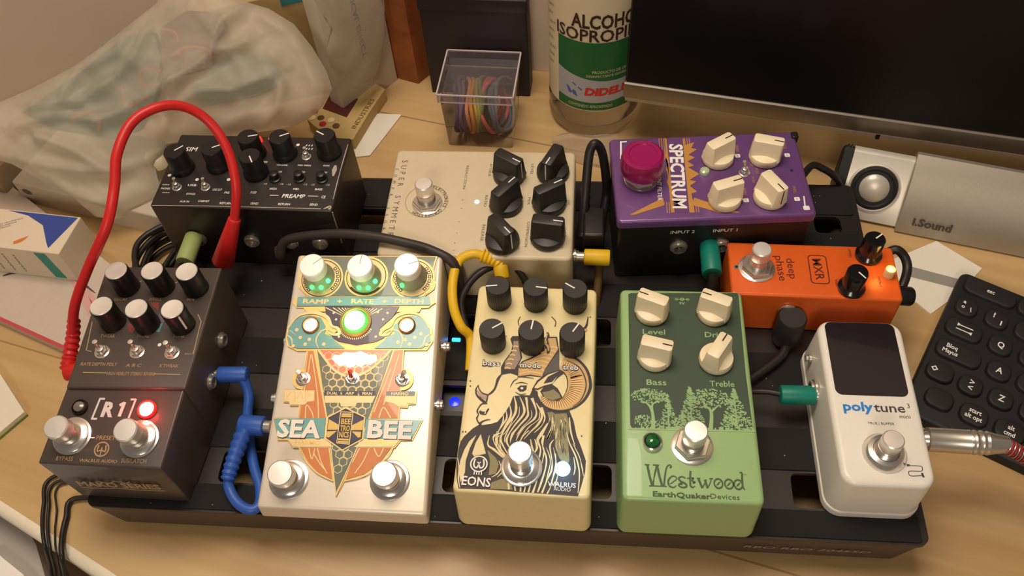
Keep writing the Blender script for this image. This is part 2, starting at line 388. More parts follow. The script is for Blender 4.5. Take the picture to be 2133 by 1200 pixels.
def round_knob(M, x, y, ang, parent, r=0.64, h=1.5, body=None, line=None, capm=None, skirt=0.0, flute=True, side_line=False):
    body = body or BLACK; b = MB(); b.M = M
    prof = [(r + skirt, 0.03), (r + skirt, 0.22), (r + skirt * 0.2, 0.36), (r, 0.4), (r, h - 0.07), (r - 0.05, h)]
    b.lathe(prof + [(r * 0.985 - 0.05, h)], body, (x, y, 0), 64 if flute else 40, flute=flute, fd=0.025)
    b.lathe([(r - 0.05, h - 0.002), (r * 0.7, h - 0.02), (0.01, h - 0.05)], body, (x, y, 0), 40)
    k = b.build('knob', parent)
    if capm:
        b = MB(); b.M = M; b.lathe([(r * 0.92, h - 0.01), (r * 0.92, h + 0.03), (r * 0.86, h + 0.06), (0.01, h + 0.045)], capm, (x, y, 0), 40); b.build('cap', k)
    if line:
        b = MB(); b.M = M; z = h + (0.07 if capm else 0.006)
        if side_line:
            pointer(b, x, y, ang, r + 0.008, r + 0.02, h, line)
            d = Vector((cos(ang), sin(ang))); n = Vector((-d.y, d.x)) * 0.05
            p = Vector((x, y)) + d * (r + 0.012)
            b.add([(p.x + n.x, p.y + n.y, 0.4), (p.x - n.x, p.y - n.y, 0.4), (p.x - n.x, p.y - n.y, h - 0.05), (p.x + n.x, p.y + n.y, h - 0.05)], [[0, 1, 2, 3]], line)
        else: pointer(b, x, y, ang, r * 0.05, r - 0.03, z, line)
        b.build('pointer', k)
    return k
def bar_knob(M, x, y, ang, parent, r=0.85, h=1.5, body=None, line=None, bw=0.33):
    """round skirted knob with a straight grip bar across it"""
    body = body or CREAM; b = MB(); b.M = M
    b.lathe([(r * 0.97, 0.04), (r, 0.1), (r * 0.99, 0.36), (r * 0.95, 0.46), (r * 0.5, 0.6), (0.01, 0.62)], body, (x, y, 0), 44)
    R = []
    for z, hl, hw, hb in ((0.3, 0.98, 0.5, .97), (0.6, 0.97, 0.42, .95), (h - 0.08, 0.95, bw, .88), (h - 0.02, 0.93, bw * 0.95, .86), (h, 0.89, bw * 0.86, .82)):
        ring = []
        for u, v in ((hl * r, -hw * 0.72), (hl * r, hw * 0.72), (hl * r * 0.9, hw), (-hb * r * 0.9, hw), (-hb * r, hw * 0.7), (-hb * r, -hw * 0.7), (-hb * r * 0.9, -hw), (hl * r * 0.9, -hw)):
            v *= r / 0.85
            ring.append((x + u * cos(ang) - v * sin(ang), y + u * sin(ang) + v * cos(ang), z))
        R.append(ring)
    b.loft(R, body); k = b.build('knob', parent)
    b = MB(); b.M = M; pointer(b, x, y, ang, 0.34 * r, 0.90 * r, h + 0.006, line or BLACK, 0.07)
    d = Vector((cos(ang), sin(ang))); n = Vector((-d.y, d.x)) * 0.035; p = Vector((x, y)) + d * (0.955 * r + .012); p2 = Vector((x, y)) + d * (0.985 * r + .012)
    b.add([(p.x + n.x, p.y + n.y, h - 0.08), (p.x - n.x, p.y - n.y, h - 0.08), (p2.x - n.x, p2.y - n.y, 0.4), (p2.x + n.x, p2.y + n.y, 0.4)], [[0, 1, 2, 3]], line or BLACK)
    b.build('pointer', k); return k
def toggle(M, x, y, parent, lean=(0, 0.25), m=None, s=1.0, name='toggle_switch'):
    b = MB(); b.M = M; m = m or NICKEL
    b.lathe([(0.46 * s, 0), (0.46 * s, 0.06), (0.36 * s, 0.08)], CHROME, (x, y, 0), 24)
    b.hexnut(x, y, 0.38 * s, 0.06, 0.22, CHROME, 0.1); b.lathe([(0.24 * s, 0.2), (0.24 * s, 0.42), (0.17 * s, 0.44), (0.01, 0.4)], NICKEL, (x, y, 0), 20)
    k = b.build(name, parent)
    b = MB(); b.M = M; b.tube([(x, y, 0.35), (x + lean[0] * .5, y + lean[1] * .5, 0.35 + .28 * s), (x + lean[0], y + lean[1], 0.35 + .52 * s), (x + lean[0] * 1.05, y + lean[1] * 1.05, 0.35 + .57 * s)], [0.08 * s + .02, 0.1 * s + .02, 0.13 * s + .02, 0.06], m, 12, 4); b.build('lever', k)
def lamp(M, x, y, parent, r, m, bezel=None, h=0.2, name='indicator_lamp', dome=True):
    b = MB(); b.M = M
    b.lathe([(r, 0.0), (r, h * 0.6), (r * 0.85, h + (r * 0.3 if dome else 0)), (r * 0.4, h + (r * 0.5 if dome else 0.01)), (0.01, h + (r * 0.55 if dome else 0.01))], m, (x, y, 0), 24)
    k = b.build(name, parent)
    if bezel:
        b = MB(); b.M = M; b.lathe([(r * 1.32, 0), (r * 1.3, h), (r * 1.12, h + 0.05), (r * 1.02, h), (r * 1.02, 0.0)], bezel, (x, y, 0), 28); b.build('bezel', k)
    return k
def glow(name, M, x, y, z, col, power, r=0.3):
    l = bpy.data.lights.new(name, 'POINT'); l.energy = power; l.color = col; l.shadow_soft_size = r * S
    o = bpy.data.objects.new(name, l); COL.objects.link(o); return o, M @ Vector((x, y, z))
def jack(M, p, axis, parent, r=0.45, name='jack_socket'):
    b = MB(); b.M = M
    b.lathe([(r, 0), (r, 0.12), (r * 0.8, 0.16), (r * 0.8, 0.28), (r * 0.62, 0.3), (r * 0.6, -0.15), (0.01, -0.15)], NICKEL, p, 24, axis); return b.build(name, parent)
def body_flat(t, w, d, h, m, rc=0.35, rt=0.18, taper=0.06, lid=True, name='enclosure'):
    b = MB(); b.rbox(0, 0, w, d, 0.22 if lid else 0, h, rc, rt, m, taper=taper)
    o = b.build(name, t)
    if lid:
        b = MB(); b.rbox(0, 0, w - 0.06, d - 0.06, 0, 0.22, rc, 0.02, m); b.build('base_plate', t)
    return o
def top(h): return Matrix.Translation((0, 0, h))

# ================================================================ cream fuzz pedal with the ram print
CREAMP = mat('cream_enamel', (232, 215, 160), 0.42, var=0.05, scale=20, coat=0.2)
INK = mat('charcoal_ink', (62, 56, 54), 0.6, var=0.05)
OLIVE = mat('olive_hatch_ink', (142, 132, 92), 0.6, var=0.35, scale=150, stretch=(3, .6, 1))
TAN = mat('horn_tan_ink', (206, 168, 112), 0.6, var=0.08)
HORNLT = mat('horn_orange_ink', (236, 196, 128), 0.6)
BRN = mat('horn_brown_ink', (120, 84, 56), .6)
HAIR = mat('cream_ink', (232, 214, 164), 0.6)
t = thing('fuzz_pedal', 'cream effect pedal printed with a horned ram and six black knobs', 'guitar pedal', (22.95, 5.964, 3.2), -0.015)
body_flat(t, 6.6, 12.1, 3.9, CREAMP, 0.42, 0.2, 0.1)
M = top(3.9)
b = MB(); b.M = M; z = 0.006; dz = 0.004
g = 'eons 940 720 6.667'
dark = [(-2.253,-2.446),(-2.579,-2.698),(-2.951,-3.143),(-3.094,-3.418),(-3.148,-3.837),(-3.147,-4.285),(-3.136,-4.8),(-3.053,-5.339),(-2.911,-5.813),(-1.567,-5.776),(-0.223,-5.807),(1.11,-5.823),(2.633,-5.848),(2.778,-5.305),(2.921,-4.617),(2.936,-4.071),(2.673,-3.346),(2.446,-2.793),(2.277,-2.033),(2.042,-1.459),(1.552,-1.506),(1.012,-1.318),(0.642,-1.059),(0.459,-0.706),(0.428,-0.504),(0.166,-0.355),(0.049,-0.728),(-0.272,-0.746),(-0.769,-0.814),(-0.874,-1.263),(-1.053,-1.671),(-1.236,-1.997),(-1.422,-2.282),(-1.694,-2.395),(-2.142,-2.498)]
b.poly(dark, z, INK)
for pts in ([(-2.367,-3.032),(-2.677,-3.394),(-2.868,-3.858),(-2.992,-4.424),(-2.995,-4.974),(-2.846,-5.506),(-2.702,-4.992),(-2.735,-4.408),(-2.604,-3.73)],
            [(-2.162,-2.982),(-2.357,-3.451),(-2.468,-4.021),(-2.347,-4.182),(-2.082,-4.073),(-1.815,-3.983),(-2.01,-3.431)]):
    b.poly(pts, z + dz, HAIR)
for pts in ([(-1.765,-3.793),(-1.314,-4.176),(-1.147,-4.498),(-1.239,-4.976),(-1.57,-5.069),(-1.573,-4.339)],
            [(0.961,-1.638),(1.204,-1.584),(1.351,-1.694),(1.909,-1.624),(2.077,-2.239),(2.042,-3.006),(2.16,-4.117),(2.042,-4.489),(1.68,-3.999),(1.444,-3.418),(1.403,-2.662)],
            [(-1.4,-5.418),(-0.946,-5.211),(-0.54,-5.222),(-0.398,-5.712),(-1.436,-5.74)]):
    b.poly(pts, z + dz, OLIVE)
z += 2 * dz
# flowing mane
strands = [
 ([(-0.733,-0.812),(-0.584,-1.327),(-0.613,-1.844),(-0.918,-2.409),(-1.149,-2.962),(-1.153,-3.305),(-0.787,-3.922)], [.02, .1, .09, .05, .09, .03]),
 ([(-0.444,-0.836),(-0.185,-1.424),(-0.191,-1.82),(-0.565,-2.428),(-0.834,-2.982),(-0.873,-3.327),(-0.632,-3.726)], [.02, .1, .08, .04, .09, .02]),
 ([(-0.12,-0.859),(-0.003,-1.493),(0.026,-1.887),(-0.321,-2.414),(-0.632,-2.894),(-0.704,-3.279)], [.1, .06, .09, .05, .09, .03]),
 ([(0.167,-0.884),(0.426,-1.549),(0.385,-1.984),(-0.007,-2.396),(-0.291,-2.798),(-0.431,-3.225)], [.12, .05, .09, .04, .08, .02]),
 ([(0.152,-2.657),(-0.106,-2.94),(-0.224,-3.213),(-0.35,-3.372)], [.03, .07, .04, .02]),
 ([(-0.906,-1.305),(-0.789,-1.854),(-0.988,-2.413),(-1.194,-2.85),(-1.493,-3.02),(-1.499,-3.325),(-1.136,-3.868),(-0.908,-4.115)], [.02, .08, .08, .03, .08, .03, .09, .02]),
 ([(-1.056,-1.632),(-0.983,-2.062),(-1.191,-2.502),(-1.337,-2.819)], [.02, .07, .06, .02]),
 ([(-1.177,-1.876),(-1.145,-2.227),(-1.309,-2.741)], [.02, .06, .02]),
 ([(-1.376,-2.783),(-1.406,-3.206),(-1.294,-3.653),(-0.986,-4.008),(-0.83,-4.221)], [.03, .06, .04, .1, .03]),
 ([(-1.736,-3.034),(-1.757,-3.529),(-1.421,-3.773),(-0.973,-4.156)], [.02, .06, .1, .03]),
 ([(-1.309,-2.741),(-1.322,-3.353),(-1.071,-3.827)], [.02, .05, .02]),
 ([(0.399,-1.152),(0.722,-1.769),(0.58,-2.285),(0.226,-2.73),(-0.057,-3.128)], [.03, .09, .09, .05, .02]),
 ([(0.662,-1.377),(0.872,-1.918),(0.821,-2.232)], [.12, .05, .02]),
 ([(1.03,-2.221),(0.753,-2.814),(0.603,-3.165),(0.772,-3.644),(0.681,-4.352),(0.652,-4.934)], [.05, .14, .1, .05, .08, .03]),
 ([(1.257,-1.896),(1.252,-2.44),(1.046,-3.064),(1.226,-2.595)], [.04, .1, .08, .03]),
 ([(0.862,-2.884),(0.863,-3.452),(1.069,-4.035),(1.066,-4.548),(0.91,-5.277),(0.775,-5.78)], [.1, .04, .06, .05, .08, .05]),
 ([(1.357,-3.083),(1.205,-3.432),(1.349,-4.165),(1.344,-4.676),(1.17,-5.154),(0.976,-5.803)], [.03, .06, .03, .07, .04, .08]),
 ([(1.498,-3.787),(1.528,-4.338),(1.457,-4.886),(1.355,-5.463),(1.21,-5.824)], [.02, .04, .05, .03, .06]),
 ([(0.46,-3.098),(0.593,-3.542),(0.477,-3.848)], [.03, .09, .03]),
 ([(0.253,-3.11),(0.396,-3.666),(0.56,-4.065)], [.03, .09, .03]),
 ([(1.956,-2.63),(2.119,-3.19),(2.419,-3.807),(2.573,-4.275),(2.66,-4.813),(2.628,-5.701)], [.02, .05, .06, .05, .05, .03]),
 ([(2.06,-1.851),(2.163,-2.618),(2.401,-3.362)], [.04, .07, .02]),
 ([(2.355,-3.922),(2.445,-4.465),(2.393,-4.829)], [.02, .05, .02]),
 ([(-1.164,-4.315),(-1.032,-4.637),(-1.171,-4.972),(-1.424,-5.168)], [.02, .04, .05, .02]),
 ([(-0.947,-4.449),(-0.914,-4.812),(-1.155,-5.152)], [.02, .05, .02]),
 ([(-0.363,-5.319),(-0.259,-5.774)], [.04, .06]), ([(-0.65,-5.121),(-0.565,-5.722)], [.05, .08]),
 ([(-0.026,-5.334),(-0.024,-5.794)], [.05, .07]), ([(0.236,-5.247),(0.145,-5.819)], [.04, .06]),
 ([(0.466,-5.161),(0.344,-5.807)], [.04, .07]), ([(0.731,-5.109),(0.546,-5.83)], [.03, .09]),
 ([(-3.129,-4.284),(-3,-4.791),(-2.969,-5.334),(-2.846,-5.791)], [.02, .05, .05, .02])]
for k, (pts, wd) in enumerate(strands):
    b.ribbon(pts, [q * 1.25 for q in wd], z, HAIR)
    if len(pts) > 4: b.ribbon([(x + .17 + .02 * (i % 2), y - .05) for i, (x, y) in enumerate(pts[1:-1])], [.015, .05, .03, .06, .015], z + .001, HAIR)
RO = random.Random(3)
qa, qb, qc, qd = [(0.998,-1.675),(1.983,-1.698),(1.544,-4.007),(2.167,-4.263)]
for k in range(34):
    f = RO.random(); h = RO.random() * .8; x_ = qa[0] + (qb[0] - qa[0]) * f; y_ = qa[1] + (qc[1] - qa[1]) * h; l_ = RO.uniform(.2, .6)
    x_ += (qc[0] - qa[0]) * h * (1 - f)
    b.ribbon([(x_, y_), (x_ + RO.uniform(-.03, .06), y_ - l_ * .5), (x_ + RO.uniform(-.02, .08), y_ - l_)], [.01, RO.uniform(.02, .05), .01], z + .002, INK if k % 3 else HAIR)
# horns
z += dz
b.poly([(-1.484,0.343),(-1.526,0.805),(-1.377,1.196),(-1.09,1.729),(-1.048,2.123),(-1.193,2.513),(-1.096,2.695),(-0.721,2.714),(-0.64,2.144),(-0.491,1.414),(-0.626,1.022),(-0.628,0.347),(-1.021,0.473)], z, INK)
b.poly([(-0.639,0.263),(-0.664,0.808),(-0.493,1.199),(-0.068,1.436),(0.423,1.806),(0.731,2.214),(0.663,2.739),(1.221,2.767),(1.378,1.898),(1.439,0.708),(1.014,0.518),(0.664,0.311),(0.008,0.36)], z, INK)
b.poly([(-1.332,0.688),(-1.337,1.155),(-1.016,1.732),(-1.014,2.389),(-0.772,2.401),(-0.675,1.88),(-0.561,1.367),(-0.821,0.715)], z + dz, mat('horn_grey_ink', (158, 138, 118), 0.6))
b.poly([(-0.606,0.306),(-0.624,0.767),(-0.416,1.161),(-0.026,1.352),(0.502,1.724),(0.842,2.219),(0.743,2.654),(1.152,2.675),(1.3,1.981),(0.968,1.318),(0.707,0.795),(0.589,0.349),(0.002,0.443)], z + dz, TAN)
b.poly([(1.343,1.853),(1.457,0.709),(1.081,0.605),(0.733,0.357),(0.678,0.668),(1.007,1.278)], z + 2 * dz, mat('grey_ink', (92, 88, 84), 0.6))
for q in range(6):
    f = q / 5
    b.ribbon([(-1.336,0.73),(-1.194,0.788),(-1.024,0.725)] if q == 0 else [(a + (c - a) * f, d + (e - d) * f) for (a, d), (c, e) in zip([(-1.336,0.73),(-1.194,0.788),(-1.024,0.725)], [(-1.004,2.038),(-0.896,2.087),(-0.744,2.051)])], .08, z + 3 * dz, HORNLT)
for q in range(8):
    f = q / 7
    b.ribbon([(a + (c - a) * f, d + (e - d) * f) for (a, d), (c, e) in zip([(-0.598,0.432),(-0.01,0.61),(0.58,0.495)], [(0.636,1.947),(0.995,2.14),(1.295,2.068)])], .07, z + 3 * dz, HORNLT)
ctr = [(1.524,1.177),(1.968,1.031),(2.312,0.587),(2.428,-0.069),(2.255,-0.648),(1.884,-1.07),(1.362,-1.239),(0.895,-1.125),(0.604,-0.738)]
b.ribbon([(x + .05, y) for x, y in ctr], [.9, 1.15, 1.2, 1.25, 1.1, .85, .62, .45, .15], z, INK, sub=8)
b.ribbon(ctr, [.72, .95, 1.0, 1.05, .92, .68, .46, .28, .06], z + dz, TAN, sub=8)
P = spline([(x, y, 0) for x, y in ctr], 5)
for i in range(1, len(P) - 2):
    d = (P[i + 1] - P[i - 1]).normalized(); n = Vector((-d.y, d.x, 0)); wv = .42 * (1 - abs(i / len(P) - .4) * 1.1)
    b.ribbon([(P[i] - n * wv)[:2], (P[i] + n * wv * .7)[:2]], [.085, .05], z + 2 * dz, HORNLT, sub=1)
    d2 = (P[i + 1] - P[i]) * .5; b.ribbon([(P[i] + d2 - n * wv)[:2], (P[i] + d2 + n * wv * .5)[:2]], [.05, .015], z + 2.5 * dz, BRN, sub=1)
b.ribbon([(1.771,1.36),(2.367,1.052),(2.713,0.483),(2.806,-0.171),(2.582,-0.871),(2.209,-1.251)], [.03, .05, .06, .06, .05, .03], z + 3 * dz, INK)
b.poly([(0.553,-0.497),(0.765,-0.159),(1.119,-0.057),(1.418,-0.287),(1.654,-0.721),(1.526,-0.99),(1.174,-1.049),(0.773,-0.87)], z + 3 * dz, INK)
b.poly([(0.645,-0.533),(0.963,-0.475),(1.206,-0.34),(1.506,-0.608),(1.587,-0.805),(1.17,-0.969),(0.806,-0.828)], z + 4 * dz, OLIVE)
# head, ear, eye, nose
b.poly([(0.133,-0.398),(0.351,0.108),(0.831,0.55),(1.434,0.792),(1.732,0.64),(1.386,0.329),(1.117,-0.037),(0.767,-0.2),(0.422,-0.423)], z + 4 * dz, INK)
b.poly([(0.235,-0.31),(0.429,0.029),(0.872,0.468),(1.438,0.729),(0.879,0.344),(0.687,-0.06),(1.112,0.066),(1.345,0.41),(1.152,-0.014),(0.729,-0.161),(0.417,-0.342)], z + 5 * dz, HAIR)
zz = z + 6 * dz
for pts, wd in (([(-1.452,0.387),(-1.607,0.086),(-1.705,-0.416),(-1.843,-0.669),(-2.025,-0.842)], [.05, .14, .09, .1, .05]), ([(-2.025,-0.842),(-2.05,-1.127),(-2.084,-1.33)], [.05, .07, .05]),
                ([(-2.012,-1.326),(-2.261,-1.348),(-2.401,-1.547),(-2.465,-1.79),(-2.377,-1.943),(-2.445,-2.144),(-2.371,-2.336),(-2.214,-2.483)], [.04, .07, .05, .08, .04, .08, .06, .12]),
                ([(-2.036,-1.805),(-1.914,-1.6),(-1.969,-1.762),(-2.059,-1.925),(-2.311,-1.9)], [.03, .06, .04, .05, .03]), ([(-2.255,-2.427),(-2.127,-2.302),(-1.924,-2.213),(-1.766,-2.192)], [.1, .07, .05, .02]),
                ([(-0.953,-0.334),(-0.818,0.004),(-0.596,0.182)], [.02, .05, .02]), ([(-0.716,-0.136),(-0.434,-0.038),(-0.104,-0.103)], [.02, .05, .02]),
                ([(-0.678,-0.605),(-0.416,-0.733),(-0.135,-0.665)], [.02, .05, .02]), ([(-0.637,0.242),(-0.349,0.278),(0.199,0.224)], [.02, .05, .02]),
                ([(-2.552,-0.297),(-2.652,-0.549),(-2.603,-0.833),(-2.398,-1.065),(-2.088,-1.29)], [.02, .07, .08, .12, .14]), ([(-2.552,-0.297),(-2.512,-0.5),(-2.324,-0.736),(-2.007,-0.841)], [.02, .05, .05, .06])):
    b.ribbon(pts, wd, zz, INK)
b.poly([(-2.603,-0.669),(-2.558,-0.585),(-2.432,-0.742),(-2.166,-0.87),(-2.057,-0.884),(-2.068,-1.128),(-2.409,-0.964)], zz - dz, mat('pink_grey_ink', (178, 152, 138), 0.6))
b.poly([(-2.372,-1.824),(-2.329,-1.723),(-2.179,-1.794),(-2.075,-1.768),(-2.132,-1.91),(-2.311,-1.9)], zz, INK)
b.poly([(-0.605,-0.397),(-0.456,-0.225),(-0.132,-0.207),(-0.152,-0.434),(-0.287,-0.543),(-0.466,-0.553)], zz, INK)
b.disc(*[(-0.365,-0.376)][0], .07, zz + dz, WHITEINK)
b.ribbon([(0.703,3.008),(0.756,2.744),(0.599,2.559),(0.538,2.335),(0.734,2.17),(0.821,1.957),(0.799,1.696)], [.08, .16, .18, .2, .22, .2, .1], zz, INK)
b.ribbon([(0.727,2.92),(0.636,2.561),(0.613,2.339),(0.792,2.129),(0.826,1.87)], [.04, .08, .1, .12, .08], zz + dz, TAN)
b.ribbon([(2.777,4.103),(2.72,3.556),(2.542,3.278),(2.359,3.18)], [.03, .12, .1, .04], zz, INK)
b.ribbon([(2.435,3.139),(2.619,3.215),(2.766,3.289)], [.14, .2, .06], zz, TAN)
b.ribbon([(-0.778,3.931),(-0.867,3.607),(-0.808,3.338)], [.03, .05, .03], zz, INK)
b.ribbon([(0.852,4.01),(1.096,3.703),(1.076,3.385)], [.03, .05, .05], zz, INK)
for q in [(-2.994,-0.092),(-2.961,-0.381),(-3.047,-2.918),(-2.907,-2.91),(2.688,-2.817),(2.891,4.063)]: b.disc(q[0], q[1], .04, zz, INK, n=6)
b.build('ram_print', t)
b = MB(); b.M = M; z = 0.06
def at(q): return q[0]
for body_, a, c, hh, wdt in (('bass', [(-2.507,1.03),(-1.541,0.965)][0], [(-2.507,1.03),(-1.541,0.965)][1], .3, .88), ('mode', [(-0.604,0.98),(0.549,0.977)][0], [(-0.604,0.98),(0.549,0.977)][1], .3, 1.05), ('treb', [(1.589,0.968),(2.406,0.961)][0], [(1.589,0.968),(2.406,0.961)][1], .3, .78)):
    cx, cy = (a[0] + c[0]) / 2, (a[1] + c[1]) / 2
    b.text(body_, cx, cy, hh + .06, z - .004, INK, width=wdt + .06, bold=0.06); b.text(body_, cx, cy, hh, z, WHITEINK, width=wdt, bold=0.012)
p = [(-2.109,-5.425)][0]; b.text('EONS', p[0], p[1], .46, z, WHITEINK, width=1.36, bold=0.02, rot=-.03)
p = [(1.865,-5.343)][0]; b.text('WALRUS', p[0], p[1], .24, z, WHITEINK, width=1.3, bold=0.015, rot=-.02)
p = [(1.893,-5.571)][0]; b.text('AUDIO', p[0], p[1], .2, z, WHITEINK, width=.78, bold=0.0, rot=-.02)
p = [(-1.559,2.619)][0]; b.text('EXP', p[0], p[1], .14, z, INK, width=.35)
cx, cy = [(-2.083,-4.553)][0]
b.disc(cx, cy, .44, z, INK); b.disc(cx, cy, .42, z + .004, WHITEINK, ri=.355)
b.ribbon([(cx - .2, cy + .25), (cx - .24, cy), (cx - .2, cy - .15), (cx - .08, cy - .2), (cx, cy - .05), (cx + .08, cy - .2), (cx + .2, cy - .15), (cx + .24, cy), (cx + .2, cy + .25)], .07, z + .004, WHITEINK)
b.ribbon([(cx - .07, cy + .1), (cx, cy), (cx + .07, cy + .1)], .06, z + .004, WHITEINK, sub=1)
for q in (-.16, -.05, .05, .16): b.ribbon([(cx + q, cy - .36), (cx + q * 1.1, cy - .55)], .05, z + .004, WHITEINK, sub=1)
b.build('lettering', t)
for (x, y), a in zip([(-1.965,4.853), (-0.008,4.85), (2.058,4.821), (-2.03,2.155), (-0.044,2.166), (2.024,2.126)], (188, -6, 148, 36, 83, 60)):
    round_knob(M, x, y, rad(a), t, r=0.65, h=1.5, line=WHITEINK, body=mat('dark_knurled_plastic', (44, 41, 39), 0.42))
x, y = (-0.061,-4.61); footswitch(M, x, y, t, h=1.75, hexa=False)
x, y = (1.867,-4.566); lamp(M, x, y, t, .36, led_mat('ice_blue_led', (0.22, 0.62, 1.0), 6.0), h=.12)
lt_eons = glow('blue_lamp_light', M, x, y, .7, (.3, .65, 1), 0.004)
lt_eons[0].parent = t; lt_eons[0].location = lt_eons[1] * S

# ================================================================ green overdrive pedal with forest print
GREENP = mat('sage_enamel', (150, 183, 122), 0.4, var=0.03, scale=10, coat=0.2)
FOREST = mat('forest_ink', (56, 73, 54), 0.5, var=0.12, scale=12)
LEAF = mat('leaf_green_ink', (150, 183, 124), 0.5)
t = thing('overdrive_pedal', 'sage green effect pedal with tree print and four cream knobs', 'guitar pedal', (30.70, 5.985, 3.2), 0.005)
body_flat(t, 6.6, 12.1, 3.9, GREENP, 0.42, 0.22, 0.1)
M = top(3.9); b = MB(); b.M = M; z = .008
C0 = 'west 1290 780 6.667'
b.poly([(-2.772,5.586),(-2.599,5.661),(2.95,5.797),(3.016,5.691),(2.978,3.395),(2.949,0.835),(3.006,-2.237),(-2.729,-2.324),(-2.802,-2.154)], z, FOREST)
b.build('dark_panel', t)
b = MB(); b.M = M; z = .014; R = random.Random(4)
def crown(cx, cy, rx, ry, n, leaf=.075):
    for k in range(n):
        a = R.uniform(0, 2 * pi); q = R.random() ** .5; x = cx + rx * q * cos(a); y = cy + ry * q * sin(a); s = R.uniform(.5, 1.2) * leaf; r0 = R.uniform(0, 6)
        b.poly([(x + s * cos(r0 + i * 1.2566) * (1 if i % 2 else .55), y + s * sin(r0 + i * 1.2566) * (1 if i % 2 else .55)) for i in range(5)], z + R.uniform(0, .004), LEAF)
def pine(cx, y0, y1, wd, n):
    b.ribbon([(cx, y0), (cx, y1)], [.08, .02], z, LEAF, sub=1)
    for k in range(n):
        f = R.random() ** 1.2; y = y0 + (y1 - y0) * f; x = cx + R.choice((-1, 1)) * wd * (1 - f) * R.uniform(.0, 1); s = R.uniform(.04, .09); d = .5 if x > cx else -.5
        b.poly([(x - s, y - s * d * .6), (x, y - s * .5), (x + s, y + s * d * .6 - s * .3), (x, y + s * .5)], z + R.uniform(0, .004), LEAF)
def branch(pts, wd): b.ribbon(pts, wd, z, LEAF)
q = [(-1.708,-2.344),(-1.701,-1.572),(-1.843,-1.105),(-2.15,-0.838),(-1.702,-1.021),(-1.311,-0.809),(-1.862,-0.548),(-2.176,-1.9),(-0.956,-2.316),(-0.91,-0.395),(1.02,-2.242),(1.102,-1.315),(0.798,-0.972),(1.489,-0.948),(1.064,-0.606),(0.301,0.01),(2.361,-0),(2.275,-2.196),(0.136,-2.275),(-0.215,-1.828),(2.244,-1.777),(-1.391,-2.064)]
(tb, tm, tj, bl, tk, br, c1, bush, pb, pt, Tb, Tm, Tl, Tr, c2, p2t, p3t, p3b, p2b, bs2, bs3, bs4) = q
branch([tb, tm, tj, bl], [.22, .15, .12, .03]); branch([tm, tk, br], [.14, .09, .03]); branch([Tb, Tm, Tl], [.2, .15, .04]); branch([Tm, Tr], [.13, .04])
crown(c1[0], c1[1], .85, .42, 230, .062); crown(bush[0], bush[1], .45, .3, 90, .055); pine(pb[0], pb[1], pt[1], .5, 190)
crown(c2[0], c2[1], 1.0, .55, 300, .066); pine(p2b[0], p2b[1], p2t[1], .75, 330); pine(p3b[0], p3b[1], p3t[1], .85, 330)
crown(bs2[0], bs2[1], .5, .3, 110, .06); crown(bs3[0], bs3[1], .7, .25, 110, .06); crown(bs4[0], bs4[1], .3, .18, 40, .05)
gl, gr = [(-2.805,-2.346),(3.061,-2.261)]
for k in range(130):
    f = k / 129 + R.uniform(-.01, .01); x = gl[0] + (gr[0] - gl[0]) * f; yb = gl[1] + (gr[1] - gl[1]) * f - .05; s = R.choice((.04, .06, .1, .16, .22)) * R.uniform(.7, 1.2); wq = R.uniform(.03, .1)
    b.poly([(x - wq, yb - .02), (x + wq, yb - .02), (x + wq * .4 + R.uniform(-.05, .05), yb + s), (x - wq * .3, yb + s * .8)], z + .004, GREENP)
b.build('forest_print', t)
b = MB(); b.M = M; z = .02
for s_, p, hh, wd in (('Bass', [(-1.468,0.236)][0], .33, .98), ('Treble', [(1.737,0.262)][0], .33, 1.2), ('Level', [(-1.497,3.219)][0], .33, 1.15), ('Drive', [(1.666,3.136)][0], .33, 1.15), ('9V', [(0.029,5.052)][0], .17, .3)):
    b.text(s_, p[0], p[1], hh, z, LEAF, width=wd, bold=.012)
p = [(0.042,5.308)][0]
b.ribbon([(p[0] - .3, p[1]), (p[0] + .3, p[1])], .03, z, LEAF, sub=1); b.disc(p[0], p[1], .1, z + .002, LEAF, ri=.06); b.disc(p[0] - .3, p[1], .08, z + .002, LEAF, ri=.05); b.disc(p[0] + .3, p[1], .08, z + .002, LEAF, ri=.05)
INKG = mat('dark_green_ink', (62, 82, 44), 0.5); W0 = .075
